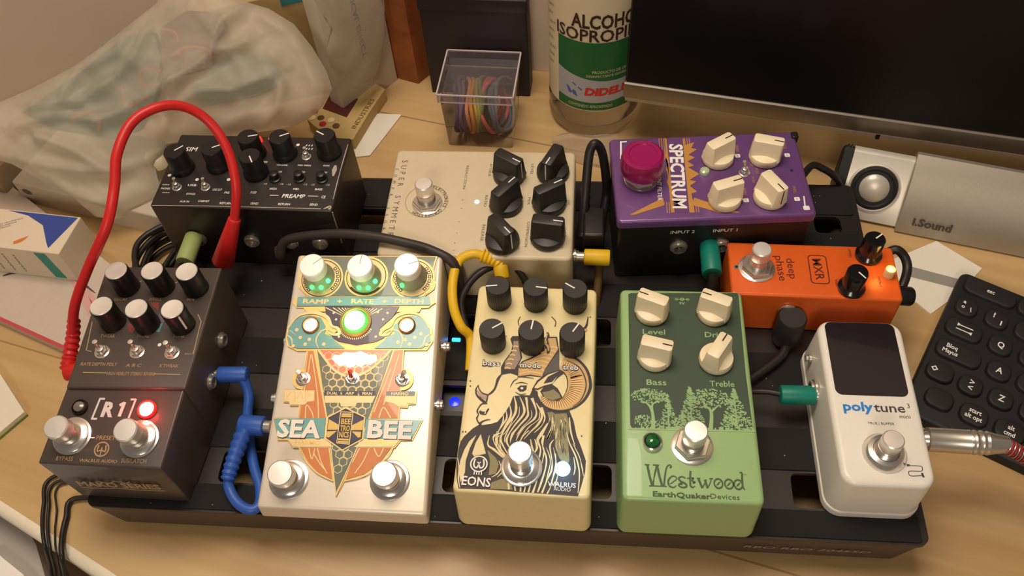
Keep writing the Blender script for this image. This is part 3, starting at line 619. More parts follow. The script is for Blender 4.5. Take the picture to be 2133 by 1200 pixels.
for pts, wd in (([(-2.041,-4.205),(-1.959,-4.707),(-1.847,-5.218)], .11), ([(-1.847,-5.218),(-1.702,-4.697),(-1.591,-4.24)], .05), ([(-1.59,-4.222),(-1.496,-4.758),(-1.386,-5.233)], .11), ([(-1.623,-4.241),(-1.736,-4.733),(-1.783,-5.215)], .05),
    ([(-1.307,-5.247),(-1.239,-4.713),(-1.142,-4.292),(-1.008,-4.175),(-0.931,-4.249),(-0.999,-4.321)], [.09, .08, .06, .06, .1]), ([(-2.154,-4.199),(-1.945,-4.212)], .06), ([(-1.783,-4.205),(-1.493,-4.208)], .06), ([(-1.991,-5.251),(-1.625,-5.243),(-1.181,-5.245)], .05),
    ([(-1.017,-5.116),(-0.719,-4.864),(-0.809,-4.73),(-0.97,-4.771),(-1.106,-4.983),(-1.053,-5.22),(-0.865,-5.28),(-0.734,-5.172)], [.05, .05, .06, .07, .09, .08, .06, .03]),
    ([(-0.303,-4.813),(-0.458,-4.733),(-0.622,-4.826),(-0.533,-4.959),(-0.317,-5.087),(-0.293,-5.222),(-0.485,-5.264),(-0.638,-5.168),(-0.539,-5.079),(-0.461,-5.11)], [.05, .07, .08, .09, .09, .08, .06, .1, .12]),
    ([(-0.06,-4.44),(-0.094,-4.77),(-0.099,-5.146),(-0.01,-5.244),(0.105,-5.172)], [.1, .09, .09, .07, .03]), ([(-0.239,-4.81),(0.048,-4.781),(-0.022,-4.904),(0.1,-4.985),(0.002,-5.04)], [.04, .07, .06, .1, .04]),
    ([(0.27,-4.789),(0.351,-5.026),(0.431,-5.26)], .1), ([(0.431,-5.26),(0.557,-5.017),(0.647,-4.843)], .05), ([(0.568,-4.846),(0.618,-5.049),(0.667,-5.25)], .1), ([(0.667,-5.25),(0.794,-5.007),(0.873,-4.782)], .05), ([(0.207,-4.785),(0.366,-4.786)], .05), ([(0.778,-4.786),(0.953,-4.779)], .05),
    ([(2.167,-4.437),(2.277,-4.45),(2.263,-4.777),(2.264,-5.117),(2.345,-5.265)], [.04, .08, .1, .09, .04])):
    b.ribbon(pts, wd, z, INKG)
for c in ([(1.173,-5.009),(1.651,-5.013),(2.069,-5.023)]):
    b.disc(c[0], c[1], .225, z, INKG, ri=.155, n=30, sq=1.2)
    b.poly([(c[0] - .12, c[1] - .1), (c[0] - .01, c[1] - .07), (c[0] + .12, c[1] + .1), (c[0] + .01, c[1] + .07)], z, INKG)
a, c = [(-0.519,-5.63),(1.423,-5.629)]
b.text('EarthQuaker', a[0], a[1], .25, z, INKG, width=2.62, bold=.03, rot=-.012); b.text('Devices', c[0], c[1], .25, z, INKG, width=1.3, rot=-.012)
p = [(2.413,-4.524)][0]; b.text('TM', p[0], p[1], .06, z, INKG)
b.build('lettering', t)
for (x, y), a in zip([(-1.579,4.386), (1.612,4.441), (-1.526,1.635), (1.515,1.561)], (157, 157, -14, 58)):
    bar_knob(M, x, y, rad(a), t, r=0.86, h=1.5, line=BLACK)
x, y = (0.08,-3.183); footswitch(M, x, y, t, h=1.65)
x, y = (-1.785,-3.1); lamp(M, x, y, t, .36, mat('green_lens', (10, 92, 40), 0.12, coat=1), bezel=CHROME, h=.25)

# ================================================================ white chorus pedal with the enamelled badge
SQ = [(9.48, -0.08, 4.2), (18.09, -0.11, 4.2), (9.4, 13.66, 7.2), (17.64, 13.82, 7.2)]                                     # top corners: front left, front right, back left, back right
SX, SY = 13.75, 6.9
def loc_(p): return (p[0] - SX, p[1] - SY, p[2] - 3.2)
WHITEP = mat('brushed_white_metal', (226, 214, 194), 0.38, 0.25, var=0.05, scale=20, stretch=(.1, 3, 1))
t = thing('chorus_pedal', 'white wedge effect pedal with ornate gold and teal badge and glowing lamps', 'guitar pedal', (SX, SY, 3.2))
fl, fr, bl, br = [loc_(q) for q in SQ]
b = MB(); b.quadbox([(fl[0] - .02, fl[1] - .02, 0), (fr[0] + .02, fr[1], 0), (br[0] + .1, br[1] + .15, 0), (bl[0] - .1, bl[1] + .15, 0)], [fl, fr, br, bl], WHITEP, 0.2); b.build('enclosure', t)
M = frame(((13.652,6.822,5.7),(1,0.008,0),(-0.008,0.977,0.212)), (SX, SY, 3.2))
GOLDM = mat('gold_plated_brass', (206, 172, 104), 0.36, 0.55, var=0.05); TEAL = mat('teal_enamel', (112, 168, 164), 0.3, coat=.3); ORANGE = mat('orange_enamel', (208, 124, 60), 0.35, coat=.3)
HEXG = mat('grey_green_enamel', (104, 112, 92), 0.35, coat=.3); PLUM = mat('plum_enamel', (66, 46, 68), 0.35, coat=.3); NAVY = mat('navy_enamel', (50, 42, 70), 0.35, coat=.3); PALEGOLD = mat('pale_gold', (216, 192, 140), 0.42, 0.3); BROWN = mat('brown_enamel', (72, 50, 36), 0.5)
TH_ = .09
# gold backplates, raised off the white lid
b = MB(); b.M = M
plates = [[(-3.952,6.916),(3.777,7.018),(3.562,5.848),(3.821,5.418),(3.764,5.033),(3.232,4.545),(-3.22,4.407),(-3.801,4.974),(-3.909,5.703)],
          [(-3.846,4.37),(3.629,4.553),(3.692,4.327),(3.921,4.219),(3.713,4.082),(3.552,3.914),(3.159,3.882),(3.049,3.645),(2.83,3.64),(-3.186,3.551),(-3.351,3.761),(-3.753,3.752),(-4.025,4.065)],
          [(-2.829,1.402),(2.445,1.537),(2.588,-2.452),(2.418,-3.831),(1.888,-4.645),(1.1,-5.278),(0.129,-5.565),(-0.209,-6.364),(-0.455,-5.61),(-1.307,-5.242),(-1.941,-4.716),(-2.457,-3.931),(-2.728,-2.363)],
          [(-4.071,1.921),(-4.078,2.657),(-3.572,3.288),(-2.74,3.561),(-1.905,3.326),(-0.277,3.617),(1.677,3.31),(2.431,3.678),(3.269,3.444),(3.852,2.763),(3.97,1.984),(3.678,1.474),(-3.334,1.253),(-3.901,1.512)],
          [(-4.051,-2.445),(3.807,-2.304),(3.361,-3.397),(2.753,-3.44),(2.496,-3.82),(1.976,-3.838),(-2.762,-3.995),(-3.1,-3.595),(-3.631,-3.612)],
          [(-3.719,-0.923),(-2.047,-0.874),(-1.974,-1.546),(-2.311,-1.577),(-2.456,-1.754),(-3.265,-1.779),(-3.334,-1.608),(-3.636,-1.595)], [(1.685,-0.854),(3.352,-0.805),(3.353,-1.494),(2.978,-1.527),(2.953,-1.699),(2.407,-1.694),(1.75,-1.456)]]
for k, q in enumerate(plates): b.poly(q, TH_ + k * .004, GOLDM, t=TH_ + k * .004)
for q in [(-2.776,-0.301),(2.531,-0.197)]: b.disc(q[0], q[1], .58, TH_ + .03, GOLDM, t=.1)
b.build('badge_plate', t)
b = MB(); b.M = M; z = TH_ + .035
for q in ([(-3.761,6.869),(3.69,6.977),(3.505,5.992),(2.786,4.583),(-3.182,4.456),(-3.71,4.976),(-3.778,6.05)],): b.poly(q, z, HEXG)
for k, q in enumerate([(-2.588,5.533),(-0.075,5.68),(2.534,5.609)]):
    b.disc(q[0], q[1], 1.22, z + .004, GOLDM, n=40); b.disc(q[0], q[1], 1.2, z + .006, PALEGOLD, ri=1.14, n=40); b.disc(q[0], q[1], 1.12, z + .007, BROWN, ri=1.07, n=40); b.disc(q[0], q[1], 1.05, z + .008, PALEGOLD, n=40)
    if k != 1:
        for a in list(range(-40, 55, 16)) + list(range(165, 240, 16)):
            c_, s_ = cos(rad(a)), sin(rad(a)); p = (q[0] + .93 * c_, q[1] + .93 * s_)
            def rot_(u, v): return (p[0] + u * c_ - v * s_, p[1] + u * s_ + v * c_)
            b.poly([rot_(-.09, -.1), rot_(.09, -.1), rot_(.09, .1), rot_(-.09, .1)], z + .012, BROWN); b.poly([rot_(-.04, -.05), rot_(.05, -.05), rot_(.05, .05), rot_(-.04, .05)], z + .014, PALEGOLD)
    else:
        b.poly([(q[0] + 1.1 * cos(rad(a)), q[1] + 1.1 * sin(rad(a))) for a in range(215, 330, 5)], z + .012, BROWN)
        b.poly([(q[0] + .95 * cos(rad(a)), q[1] + .98 * sin(rad(a))) for a in range(0, 360, 10)], z + .014, PALEGOLD)
b.poly([(-3.756,4.372),(3.562,4.552),(3.649,4.057),(-3.743,3.833)], z + .02, TEAL)
for s_, p, wd in (('RAMP', [(-2.688,4.141)][0], 1.45), ('+', [(-1.37,4.17)][0], .3), ('RATE', [(-0.102,4.197)][0], 1.25), ('+', [(1.117,4.224)][0], .3), ('DEPTH', [(2.464,4.253)][0], 1.6)):
    b.text(s_, p[0], p[1], .27, z + .026, PALEGOLD, width=wd, bold=.03)
# rising sun
b.poly([(-2.155,3.849),(1.965,3.94),(1.636,3.285),(1.005,2.621),(1.343,2.124),(0.871,1.861),(-0.15,1.653),(-1.134,1.833),(-1.608,2.097),(-1.223,2.521),(-1.965,3.109)], z + .02, PLUM)
sc_ = Vector((*[(-0.331,2.96)][0], 0))
for k in range(58):
    a = 2 * pi * k / 58; r1 = 2.0 if 0.25 < a < pi - .25 else 1.0
    if abs(cos(a)) > .93: continue
    e = sc_ + Vector((cos(a), sin(a), 0)) * r1
    if e.y - sc_.y > .82: e = sc_ + (e - sc_) * (.82 / (e.y - sc_.y))
    s0 = sc_ + Vector((cos(a), sin(a), 0)) * .74
    if (e - sc_).length > .8: b.ribbon([s0[:2], e[:2]], [.025, .055], z + .026, PALEGOLD, sub=1)
for q in [(-1.613,3.469),(1.345,3.536),(-1.431,3.098),(1.144,3.157),(0.812,3.571),(-1.148,2.108),(0.86,2.157)]: b.disc(q[0], q[1], .07, z + .03, PALEGOLD, n=8)
# waves
for pl, cr, pts in (([(-3.971,1.965),(-3.965,2.618),(-3.551,3.147),(-2.971,3.302),(-2.285,3.176),(-1.985,2.735),(-1.959,2.249),(-1.545,2.121),(-1.312,1.852),(-0.736,1.456),(-3.354,1.389),(-3.806,1.583)], [(-3.99,2.52),(-3.563,3.232),(-2.755,3.476),(-1.959,3.226),(-1.624,2.716),(-1.276,2.585),(-1.169,2.269),(-1.629,2.257),(-1.962,2.568)], None),
                    ([(3.845,1.94),(3.698,2.731),(3.226,3.345),(2.718,3.431),(2.207,3.28),(1.73,2.795),(1.856,2.342),(1.466,2.195),(1.3,1.917),(0.825,1.496),(3.413,1.562)], [(3.701,2.704),(3.222,3.387),(2.44,3.593),(1.809,3.313),(1.599,2.792),(1.23,2.562),(1.103,2.283),(1.521,2.293),(1.771,2.658)], None)):
    b.poly(pl, z + .024, TEAL); b.ribbon(cr, [.04, .1, .2, .2, .12, .16, .18, .1, .04], z + .03, PALEGOLD)
for pts in ([(-2.174,1.419),(-2.372,1.894),(-2.175,2.383),(-1.793,2.489),(-1.437,2.303)], [(2.251,1.532),(2.333,2.011),(2.09,2.486),(1.626,2.544),(1.283,2.315)], [(-3.997,2.13),(-3.727,1.929),(-3.648,1.587)], [(3.832,2.39),(3.552,2.178),(3.459,1.767),(3.155,1.555)], [(-3.88,2.411),(-3.533,2.142)]):
    b.ribbon(pts, [.03, .07, .08, .06, .02], z + .032, PALEGOLD)
for q in [(-3.248,2.01),(-2.928,1.633),(-3.513,2.448),(-2.744,1.912),(-1.917,1.658),(2.463,2.014),(2.968,2.164),(2.72,1.775),(2.087,1.868),(3.652,1.772),(3.274,2.377),(-3.572,1.52)]: b.disc(q[0], q[1], .1, z + .034, PALEGOLD, n=10)
# shield: orange wings, honeycomb, bowl
wings = [[(-2.704,1.269),(-2.443,1.276),(-1.263,-2.381),(-2.656,-2.425)], [(2.389,1.441),(2.506,-2.264),(1.079,-2.309),(1.872,1.184),(2.028,1.432)], [(-2.351,-3.965),(-0.929,-3.917),(-0.517,-5.516),(-1.319,-5.157),(-1.888,-4.653)], [(2.317,-3.809),(1.82,-4.586),(1.066,-5.195),(0.169,-5.491),(0.537,-3.869)]]
for q in wings: b.poly(q, z + .004, ORANGE)
hexp = [(-2.239,1.322),(1.847,1.427),(1.004,-2.311),(0.561,-3.868),(-0.243,-6.104),(-0.855,-3.915),(-1.187,-2.379)]
b.poly(hexp, z + .006, HEXG)
xs = [p[0] for p in hexp]; ys = [p[1] for p in hexp]
def inside(x, y, P):
    c = False
    for i in range(len(P)):
        (x1, y1), (x2, y2) = P[i - 1], P[i]
        if (y1 > y) != (y2 > y) and x < (x2 - x1) * (y - y1) / (y2 - y1) + x1: c = not c
    return c
hr = .25; j = 0; y = min(ys)
while y < max(ys):
    x = min(xs) + (hr * .866 if j % 2 else 0)
    while x < max(xs):
        cor = [(x + hr * .98 * cos(rad(30 + 60 * i)), y + hr * .98 * sin(rad(30 + 60 * i))) for i in range(6)]
        if inside(x, y, hexp) and all(inside(a, c, hexp) for a, c in cor):
            inn = [(x + hr * .84 * cos(rad(30 + 60 * i)), y + hr * .84 * sin(rad(30 + 60 * i))) for i in range(6)]
            b.add([(p[0], p[1], z + .01) for p in cor] + [(p[0], p[1], z + .01) for p in inn], [[i, (i + 1) % 6, 6 + (i + 1) % 6, 6 + i] for i in range(6)], PALEGOLD)
        x += hr * 1.732
    y += hr * 1.5; j += 1
for pts in ([(-2.78,1.335),(-2.725,-2.388),(-2.426,-3.967),(-1.944,-4.691),(-1.268,-5.253),(-0.458,-5.586)], [(2.451,1.47),(2.528,-2.226),(2.416,-3.806),(1.884,-4.609),(1.123,-5.265),(0.129,-5.565)], [(-2.426,1.345),(-1.2,-2.379),(-0.215,-6.317)], [(1.947,1.457),(1.004,-2.311),(0.561,-3.868),(-0.215,-6.317)],
            [(-2.492,1.071),(-1.895,-1.044),(-1.642,-2.393)], [(-2.625,-1.066),(-2.559,-0.007),(-2.544,1.069)], [(-2.339,-2.415),(-2.377,-1.709),(-2.042,-2.085),(-1.921,-2.402)], [(2.131,-2.276),(1.694,-1.715),(1.505,-2.295)], [(1.68,-1.587),(2.008,0.119),(2.22,1.193)], [(1.219,-1.986),(1.853,0.38)],
            [(-1.923,-3.975),(-1.694,-4.523),(-1.611,-3.965)], [(-1.486,-3.961),(-1.206,-4.629),(-0.815,-5.224)], [(-1.663,-4.214),(-1.181,-4.812),(-0.926,-5.046)], [(1.925,-3.847),(1.725,-4.284),(1.431,-3.864)], [(1.183,-3.872),(0.953,-4.555),(0.596,-5.175)], [(0.688,-3.888),(0.407,-4.635)]):
    b.ribbon(pts, .05, z + .014, PALEGOLD)
bowl = [(-2.16,1.324),(-1.663,0.754),(-1.237,0.296),(-0.678,-0.022),(-0.152,-0.1),(0.346,0.046),(0.882,0.42),(1.403,0.97),(1.743,1.424)]
b.ribbon(bowl, .12, z + .016, PALEGOLD)
# plaques
for q in ([(-3.648,-0.964),(-2.062,-0.918),(-2.001,-1.503),(-2.338,-1.535),(-2.462,-1.711),(-3.25,-1.735),(-3.298,-1.564),(-3.579,-1.55)], [(-1.49,-1.185),(1.204,-1.106),(1.079,-1.498),(0.278,-1.522),(0.217,-1.717),(-0.543,-1.74),(-0.61,-1.548),(-1.416,-1.572)], [(1.753,-1.09),(3.269,-1.046),(3.286,-1.453),(2.93,-1.464),(2.905,-1.636),(2.444,-1.65),(2.175,-1.487),(1.746,-1.413)]): b.poly(q, z + .02, PALEGOLD)
for q in ([(-1.525,-0.925),(-0.671,-0.913),(-0.648,-1.16),(-1.504,-1.172)], [(-0.586,-0.911),(0.244,-0.895),(0.266,-1.142),(-0.567,-1.158)], [(0.329,-0.893),(1.177,-0.868),(1.184,-1.12),(0.35,-1.14)], [(1.75,-0.86),(3.247,-0.817),(3.262,-1.067),(1.763,-1.103)]): b.poly(q, z + .024, PLUM)
for s_, p, wd in (('DUAL', [(-1.086,-1.038)][0], .58), ('ARP', [(-0.166,-1.02)][0], .46), ('MAN', [(0.759,-1.002)][0], .52), ('HARMO', [(2.48,-0.961)][0], .9)): b.text(s_, p[0], p[1], .16, z + .03, PALEGOLD, width=wd, bold=.02)
for pts in ([(-3.474,-1.395),(-3.334,-1.043),(-3.227,-1.04)], [(-2.939,-1.38),(-2.777,-1.027),(-2.619,-1.37)], [(-2.392,-1.015),(-2.342,-1.362),(-2.215,-1.054)], [(-3.112,-0.949),(-3.02,-1.555)], [(-2.533,-0.932),(-2.445,-1.538)]): b.ribbon(pts, .035, z + .026, GOLDM, sub=1)
b.poly([(-3.997,-2.491),(-1.258,-2.378),(-1.222,-3.423),(-3.617,-3.492)], z + .02, TEAL); b.poly([(0.858,-2.359),(3.742,-2.343),(3.329,-3.294),(0.865,-3.365)], z + .02, TEAL)
b.poly([(-3.038,-3.547),(-1.131,-3.485),(-0.667,-3.862),(-2.403,-3.929),(-2.747,-3.94)], z + .02, PALEGOLD); b.poly([(0.859,-3.433),(2.704,-3.405),(2.459,-3.767),(0.405,-3.835)], z + .02, PALEGOLD)
WLET = mat('pearl_ink', (238, 228, 214), 0.4)
for s_, p, wd in (('SEA', [(-2.57,-2.959)][0], 2.28), ('BEE', [(2.145,-2.855)][0], 2.28)): b.text(s_, p[0] + .04, p[1] - .04, .92, z + .024, NAVY, width=wd, bold=.035); b.text(s_, p[0], p[1], .92, z + .028, WLET, width=wd, bold=.035)
for s_, p, wd in (('HARMO', [(-2.024,-3.688)][0], 1.3), ('CHORUS', [(1.676,-3.589)][0], 1.4)): b.text(s_, p[0], p[1], .22, z + .024, GOLDM, width=wd, bold=.02)
hx = [(-0.289,-1.775),(0.799,-2.249),(0.828,-3.434),(-0.183,-4.059),(-1.157,-3.462),(-1.187,-2.319)]
b.poly(hx, z + .03, PALEGOLD); cen = (sum(p[0] for p in hx) / 6, sum(p[1] for p in hx) / 6)
def shr(k): return [(cen[0] + (p[0] - cen[0]) * k, cen[1] + (p[1] - cen[1]) * k) for p in hx]
b.poly(shr(.94), z + .033, BROWN); b.poly(shr(.88), z + .036, PALEGOLD); b.poly(shr(.85), z + .039, NAVY)
YEL = mat('yellow_enamel', (226, 190, 96), 0.35)
for q in ([(-1.088,-2.433),(-0.54,-2.719),(-0.553,-2.974),(-1.082,-2.99)], [(0.738,-2.4),(0.176,-2.719),(0.161,-2.974),(0.734,-2.956)], [(-1.116,-3.084),(-0.59,-3.044),(-0.958,-3.401),(-1.075,-3.382)], [(0.677,-3.05),(0.193,-3.042),(0.552,-3.352),(0.686,-3.325)]): b.poly(q, z + .042, YEL)
b.poly([(-0.538,-2.018),(0.16,-2.02),(0.163,-3.73),(-0.529,-3.684)], z + .045, PALEGOLD); b.poly([(-0.496,-2.054),(0.117,-2.054),(0.126,-3.686),(-0.498,-3.647)], z + .048, BROWN)
for s_, p in (('BEE', [(-0.172,-2.521)][0]), ('TRO', [(-0.173,-2.883)][0]), ('NICS', [(-0.186,-3.215)][0])): b.text(s_, p[0], p[1], .3, z + .052, YEL, width=.5, bold=.02)
for q in ([(-0.45,-2.156),(0.083,-2.154)], [(-0.451,-2.259),(0.083,-2.261)], [(-0.465,-3.477),(0.11,-3.481)], [(-0.462,-3.6),(0.103,-3.609)]): b.ribbon(q, .09, z + .052, YEL, sub=1)
b.build('badge_enamel', t)
# lit parts
REDW = led_mat('hot_red_lamp', (1.0, 0.42, 0.32), 5.0); REDG = led_mat('red_backlit_panel', (1.0, 0.16, 0.09), 0.42); WARML = led_mat('warm_white_lamp', (1.0, 0.86, 0.62), 5.0); GRNL = led_mat('green_white_lamp', (0.75, 1.0, 0.72), 4.0); GRNR = led_mat('green_lamp_rim', (0.12, 0.9, 0.16), 0.8)
b = MB(); b.M = M; b.poly(bowl, z + .008, REDG); b.build('backlit_panel', t)
b = MB(); b.M = M
b.poly([(-1.352,0.83),(-1.254,1.08),(-0.898,1.022),(-0.707,1.23),(-0.268,1.196),(0.154,1.298),(0.61,1.106),(0.998,1.117),(1.071,0.849),(0.757,0.573),(0.451,0.609),(0.258,0.425),(-0.016,0.552),(-0.339,0.365),(-0.619,0.536),(-0.959,0.482)], z + .06, REDW, t=.05); b.build('glowing_strip', t)
x, y = sc_.x, sc_.y; k = lamp(M @ Matrix.Translation((0, 0, TH_ + .03)), x, y, t, .66, GRNR, bezel=GOLDM, h=.14, name='jewel_lamp'); b = MB(); b.M = M; b.lathe([(.6, .3), (.56, .46), (.4, .6), (.2, .66), (.01, .67)], GRNL, (x, y, 0), 32); b.build('bright_core', k)
for q in [(-2.765,2.707),(2.484,2.818)]: lamp(M @ Matrix.Translation((0, 0, TH_ + .05)), q[0], q[1], t, .36, WARML, bezel=mat('amber_gold', (170, 110, 48), 0.4, 0.5), h=.14, dome=False)
CLEARK = glassy('smoky_clear_plastic', (222, 214, 198), 0.66, 0.12)
for (x, y), a in zip([(-2.712,5.594), (-0.088,5.614), (2.455,5.718)], (40, 85, 20)):
    b = MB(); b.M = M; b.lathe([(.86, .06), (.88, .14), (.82, .4), (.66, .62), (.64, 1.0), (.62, 1.1)], CLEARK, (x, y, 0), 40); kb = b.build('knob', t)
    b = MB(); b.M = M; b.lathe([(.4, 0.06), (.4, 1.0), (.69, 1.05), (.70, 1.1), (.69, 1.66), (.64, 1.72), (.01, 1.725)], mat('overlit_silver', (250, 246, 238), 0.3, 0.1, var=.01), (x, y, 0), 44); b.build('cap', kb)  # silver cap coloured white to carry its blown-out light
    b = MB(); b.M = M; pointer(b, x, y, rad(a), .1, .66, 1.735, GREYM, .035); b.build('pointer', kb)
    b = MB(); b.M = M
    for aa in (250, 290, 330) if a != 20 else (235,): b.lathe([(.13, 0), (.12, .12), (.01, .17)], led_mat('small_green_led', (.08, 1.0, .3), 2.5) if 'sg' not in globals() else sg, (x + .74 * cos(rad(aa)), y + .74 * sin(rad(aa)), .3 + .16 * (aa == 330)), 10); sg = b.mats[0]
    b.build('glow_lamp', kb)
for (x, y), ln, mm in zip([(-2.776,-0.301),(-0.158,-0.228),(2.531,-0.197)], ((-.05, .1), (.08, .12), (.2, .15)), (NICKEL, mat('red_tint_metal', (230, 90, 70), .3, 1.0), NICKEL)): toggle(M @ Matrix.Translation((0, 0, TH_)), x, y, t, ln, mm, .85)
for x, y in ((-2.758,-5.555), (2.394,-5.421)): footswitch(M, x, y, t, h=1.55, r=.64, hexa=False, wr=1.02, cap=CAPMETAL)
for col, pw, q in (((1, .18, .1), 0.009, [(-0.184,0.861)][0]), ((.35, 1, .45), 0.012, (sc_.x, sc_.y))):
    o, p = glow('lamp_glow', M, q[0], q[1], .75, col, pw, .5); o.parent = t; o.location = p * S
for yy, zz in ((2.2, 2.0), (-1.2, 1.7)):
    for sx, ax in ((1, (1, 0, 0)), (-1, (-1, 0, 0))): jack(Matrix.Identity(4), (sx * 4.3, yy, zz), ax, t, r=.32)

# ================================================================ white mini tuner pedal
TUNEW = mat('white_satin_enamel', (232, 226, 214), 0.35, var=.02, coat=.2)
t = thing('tuner_pedal', 'small white tuner pedal with blank dark display', 'guitar pedal', (39.80, 6.02, 3.2), -0.001)
b = MB(); b.rbox(0, 0, 4.5, 9.4, .5, 3.39, .85, .28, TUNEW, taper=.12, n=8); b.build('enclosure', t)
b = MB(); b.rbox(0, 0, 4.62, 9.52, 0, .5, .88, .12, TUNEW, n=8); b.build('base_plate', t)
M = top(3.39); b = MB(); b.M = M
scr = [(-1.602,4.032),(-1.2,4.311),(1.584,4.408),(1.931,4.157),(1.838,0.404),(1.635,0.122),(-1.481,0.119),(-1.714,0.361)]
cx = sum(p[0] for p in scr) / len(scr); cy = sum(p[1] for p in scr) / len(scr)
b.poly(rrect(-.02, 2.28, 3.5, 4.3, .35, 6), .012, mat('smoked_display', (34, 28, 34), .12, coat=.6, var=.02)); b.build('display', t)
b = MB(); b.M = M; PBLUE = mat('blue_ink', (40, 128, 205), .5); PGREY = mat('grey_ink_dark', (66, 62, 62), .5)
a, c, d, e, f_ = [(-0.824,-0.474),(0.656,-0.486),(1.307,-0.945),(0.112,-1.369),(1.577,-0.35)]
b.text('poly', a[0], a[1], .5, .014, PBLUE, width=1.42, bold=.03); b.text('tune', c[0], c[1], .5, .014, PGREY, width=1.46, bold=.012)
b.text('mini', d[0], d[1], .22, .014, PGREY, width=.5); b.text('TRUE | BUFFER', e[0], e[1], .13, .014, PGREY, width=1.25); b.text('3', f_[0], f_[1], .26, .014, PGREY)
for q in ([(0.974,-3.522),(1.529,-3.519),(1.583,-3.651),(1.5,-3.767),(0.993,-3.79),(0.925,-3.938),(1.027,-4.033),(1.556,-3.986)],): b.ribbon(q, .035, .014, PGREY)
b.ribbon([(0.907,-3.503),(1.049,-3.496)], .1, .014, PGREY, sub=1); b.ribbon([(1.522,-3.855),(1.559,-4.074)], .1, .014, PGREY, sub=1)
b.build('lettering', t)
x, y = (-0.004,-2.941)
b = MB(); b.M = M; b.lathe([(1.02, 0), (1.02, .06), (.82, .34), (.62, .38), (.55, .3)], CHROME, (x, y, 0), 40); b.build('flange', t)
footswitch(M, x, y, t, h=1.5, r=.5, hexa=False, wr=.62, nr=.66)
jack(Matrix.Identity(4), (-2.22, 1.35, 1.75), (-1, 0, 0), t, r=.5); jack(Matrix.Identity(4), (2.22, -1.2, 1.75), (1, 0, 0), t, r=.5); jack(Matrix.Identity(4), (-2.22, 3.2, 1.75), (-1, 0, 0), t, r=.22, name='power_socket')

# ================================================================ orange mini phaser pedal
ORP = mat('orange_metallic_enamel', (226, 98, 32), 0.36, 0.15, var=.06, scale=60, coat=.2); MINK = mat('maroon_ink', (88, 28, 18), .5)
t = thing('phaser_pedal', 'small orange effect pedal lying crosswise with amber lamp', 'guitar pedal', (38.01, 14.04, 3.2), -0.018)
body_flat(t, 9.1, 3.75, 3.13, ORP, .25, .16, .05)
M = top(3.13); b = MB(); b.M = M; z = .012
a, c, d, e, g_, h_ = [(-1.689,0.046),(-1.11,0.058),(0.31,0.063),(1.153,-0.811),(2.143,1.28),(3.439,-0.625)]
b.text('phase', a[0], a[1], .46, z, MINK, rot=-pi / 2 + .06, width=1.72); b.text('deep', c[0], c[1], .46, z, MINK, rot=-pi / 2 + .06, width=1.4)
b.text('MXR', d[0], d[1], .5, z, MINK, rot=-pi / 2 + .05, width=1.46, bold=.015)
fr_ = rrect(d[0], d[1], 1.02, 1.98, .22, 5); b.poly(fr_, z - .002, MINK); b.poly(rrect(d[0], d[1], .9, 1.86, .17, 5), z - .001, ORP)
b.text('VIBE', e[0], e[1], .14, z, MINK, rot=-pi / 2, width=.5); b.text('SPEED', g_[0], g_[1], .14, z, MINK, rot=-pi / 2, width=.6); b.text('OUTPUT', h_[0], h_[1], .14, z, MINK, rot=-pi / 2, width=.7)
q = [(-4.109,0.033)][0]; b.disc(q[0], q[1], .16, z, CHROME, n=14); b.disc(q[0], q[1], .09, z + .003, BLACK, n=12)
b.build('lettering', t)
x, y = (-3.025,-0.026); footswitch(M, x, y, t, h=1.75, r=.52)
for (x, y), a in (((3.083,1.143), 40), ((1.858,-1.15), -52)):
    round_knob(M, x, y, rad(a), t, r=.56, h=1.5, line=WHITEINK, body=mat('gloss_black_plastic', (24, 21, 21), .2, coat=.3), skirt=.16, flute=False)
x, y = [(3.954,-0.147)][0]
AMB = led_mat('amber_lamp', (1.0, 0.60, 0.16), 3.2)
lamp(M, x, y, t, .22, AMB, bezel=mat('ivory_bezel', (226, 190, 130), .3), h=.5)
o, p = glow('amber_lamp_light', M, x - .1, y + .1, 1.1, (1, .55, .12), .005, .35); o.parent = t; o.location = p * S
jack(Matrix.Identity(4), (-1.3, -1.87, 1.9), (0, -1, 0), t, r=.5); jack(Matrix.Identity(4), (1.8, 1.87, 1.9), (0, 1, 0), t, r=.5)

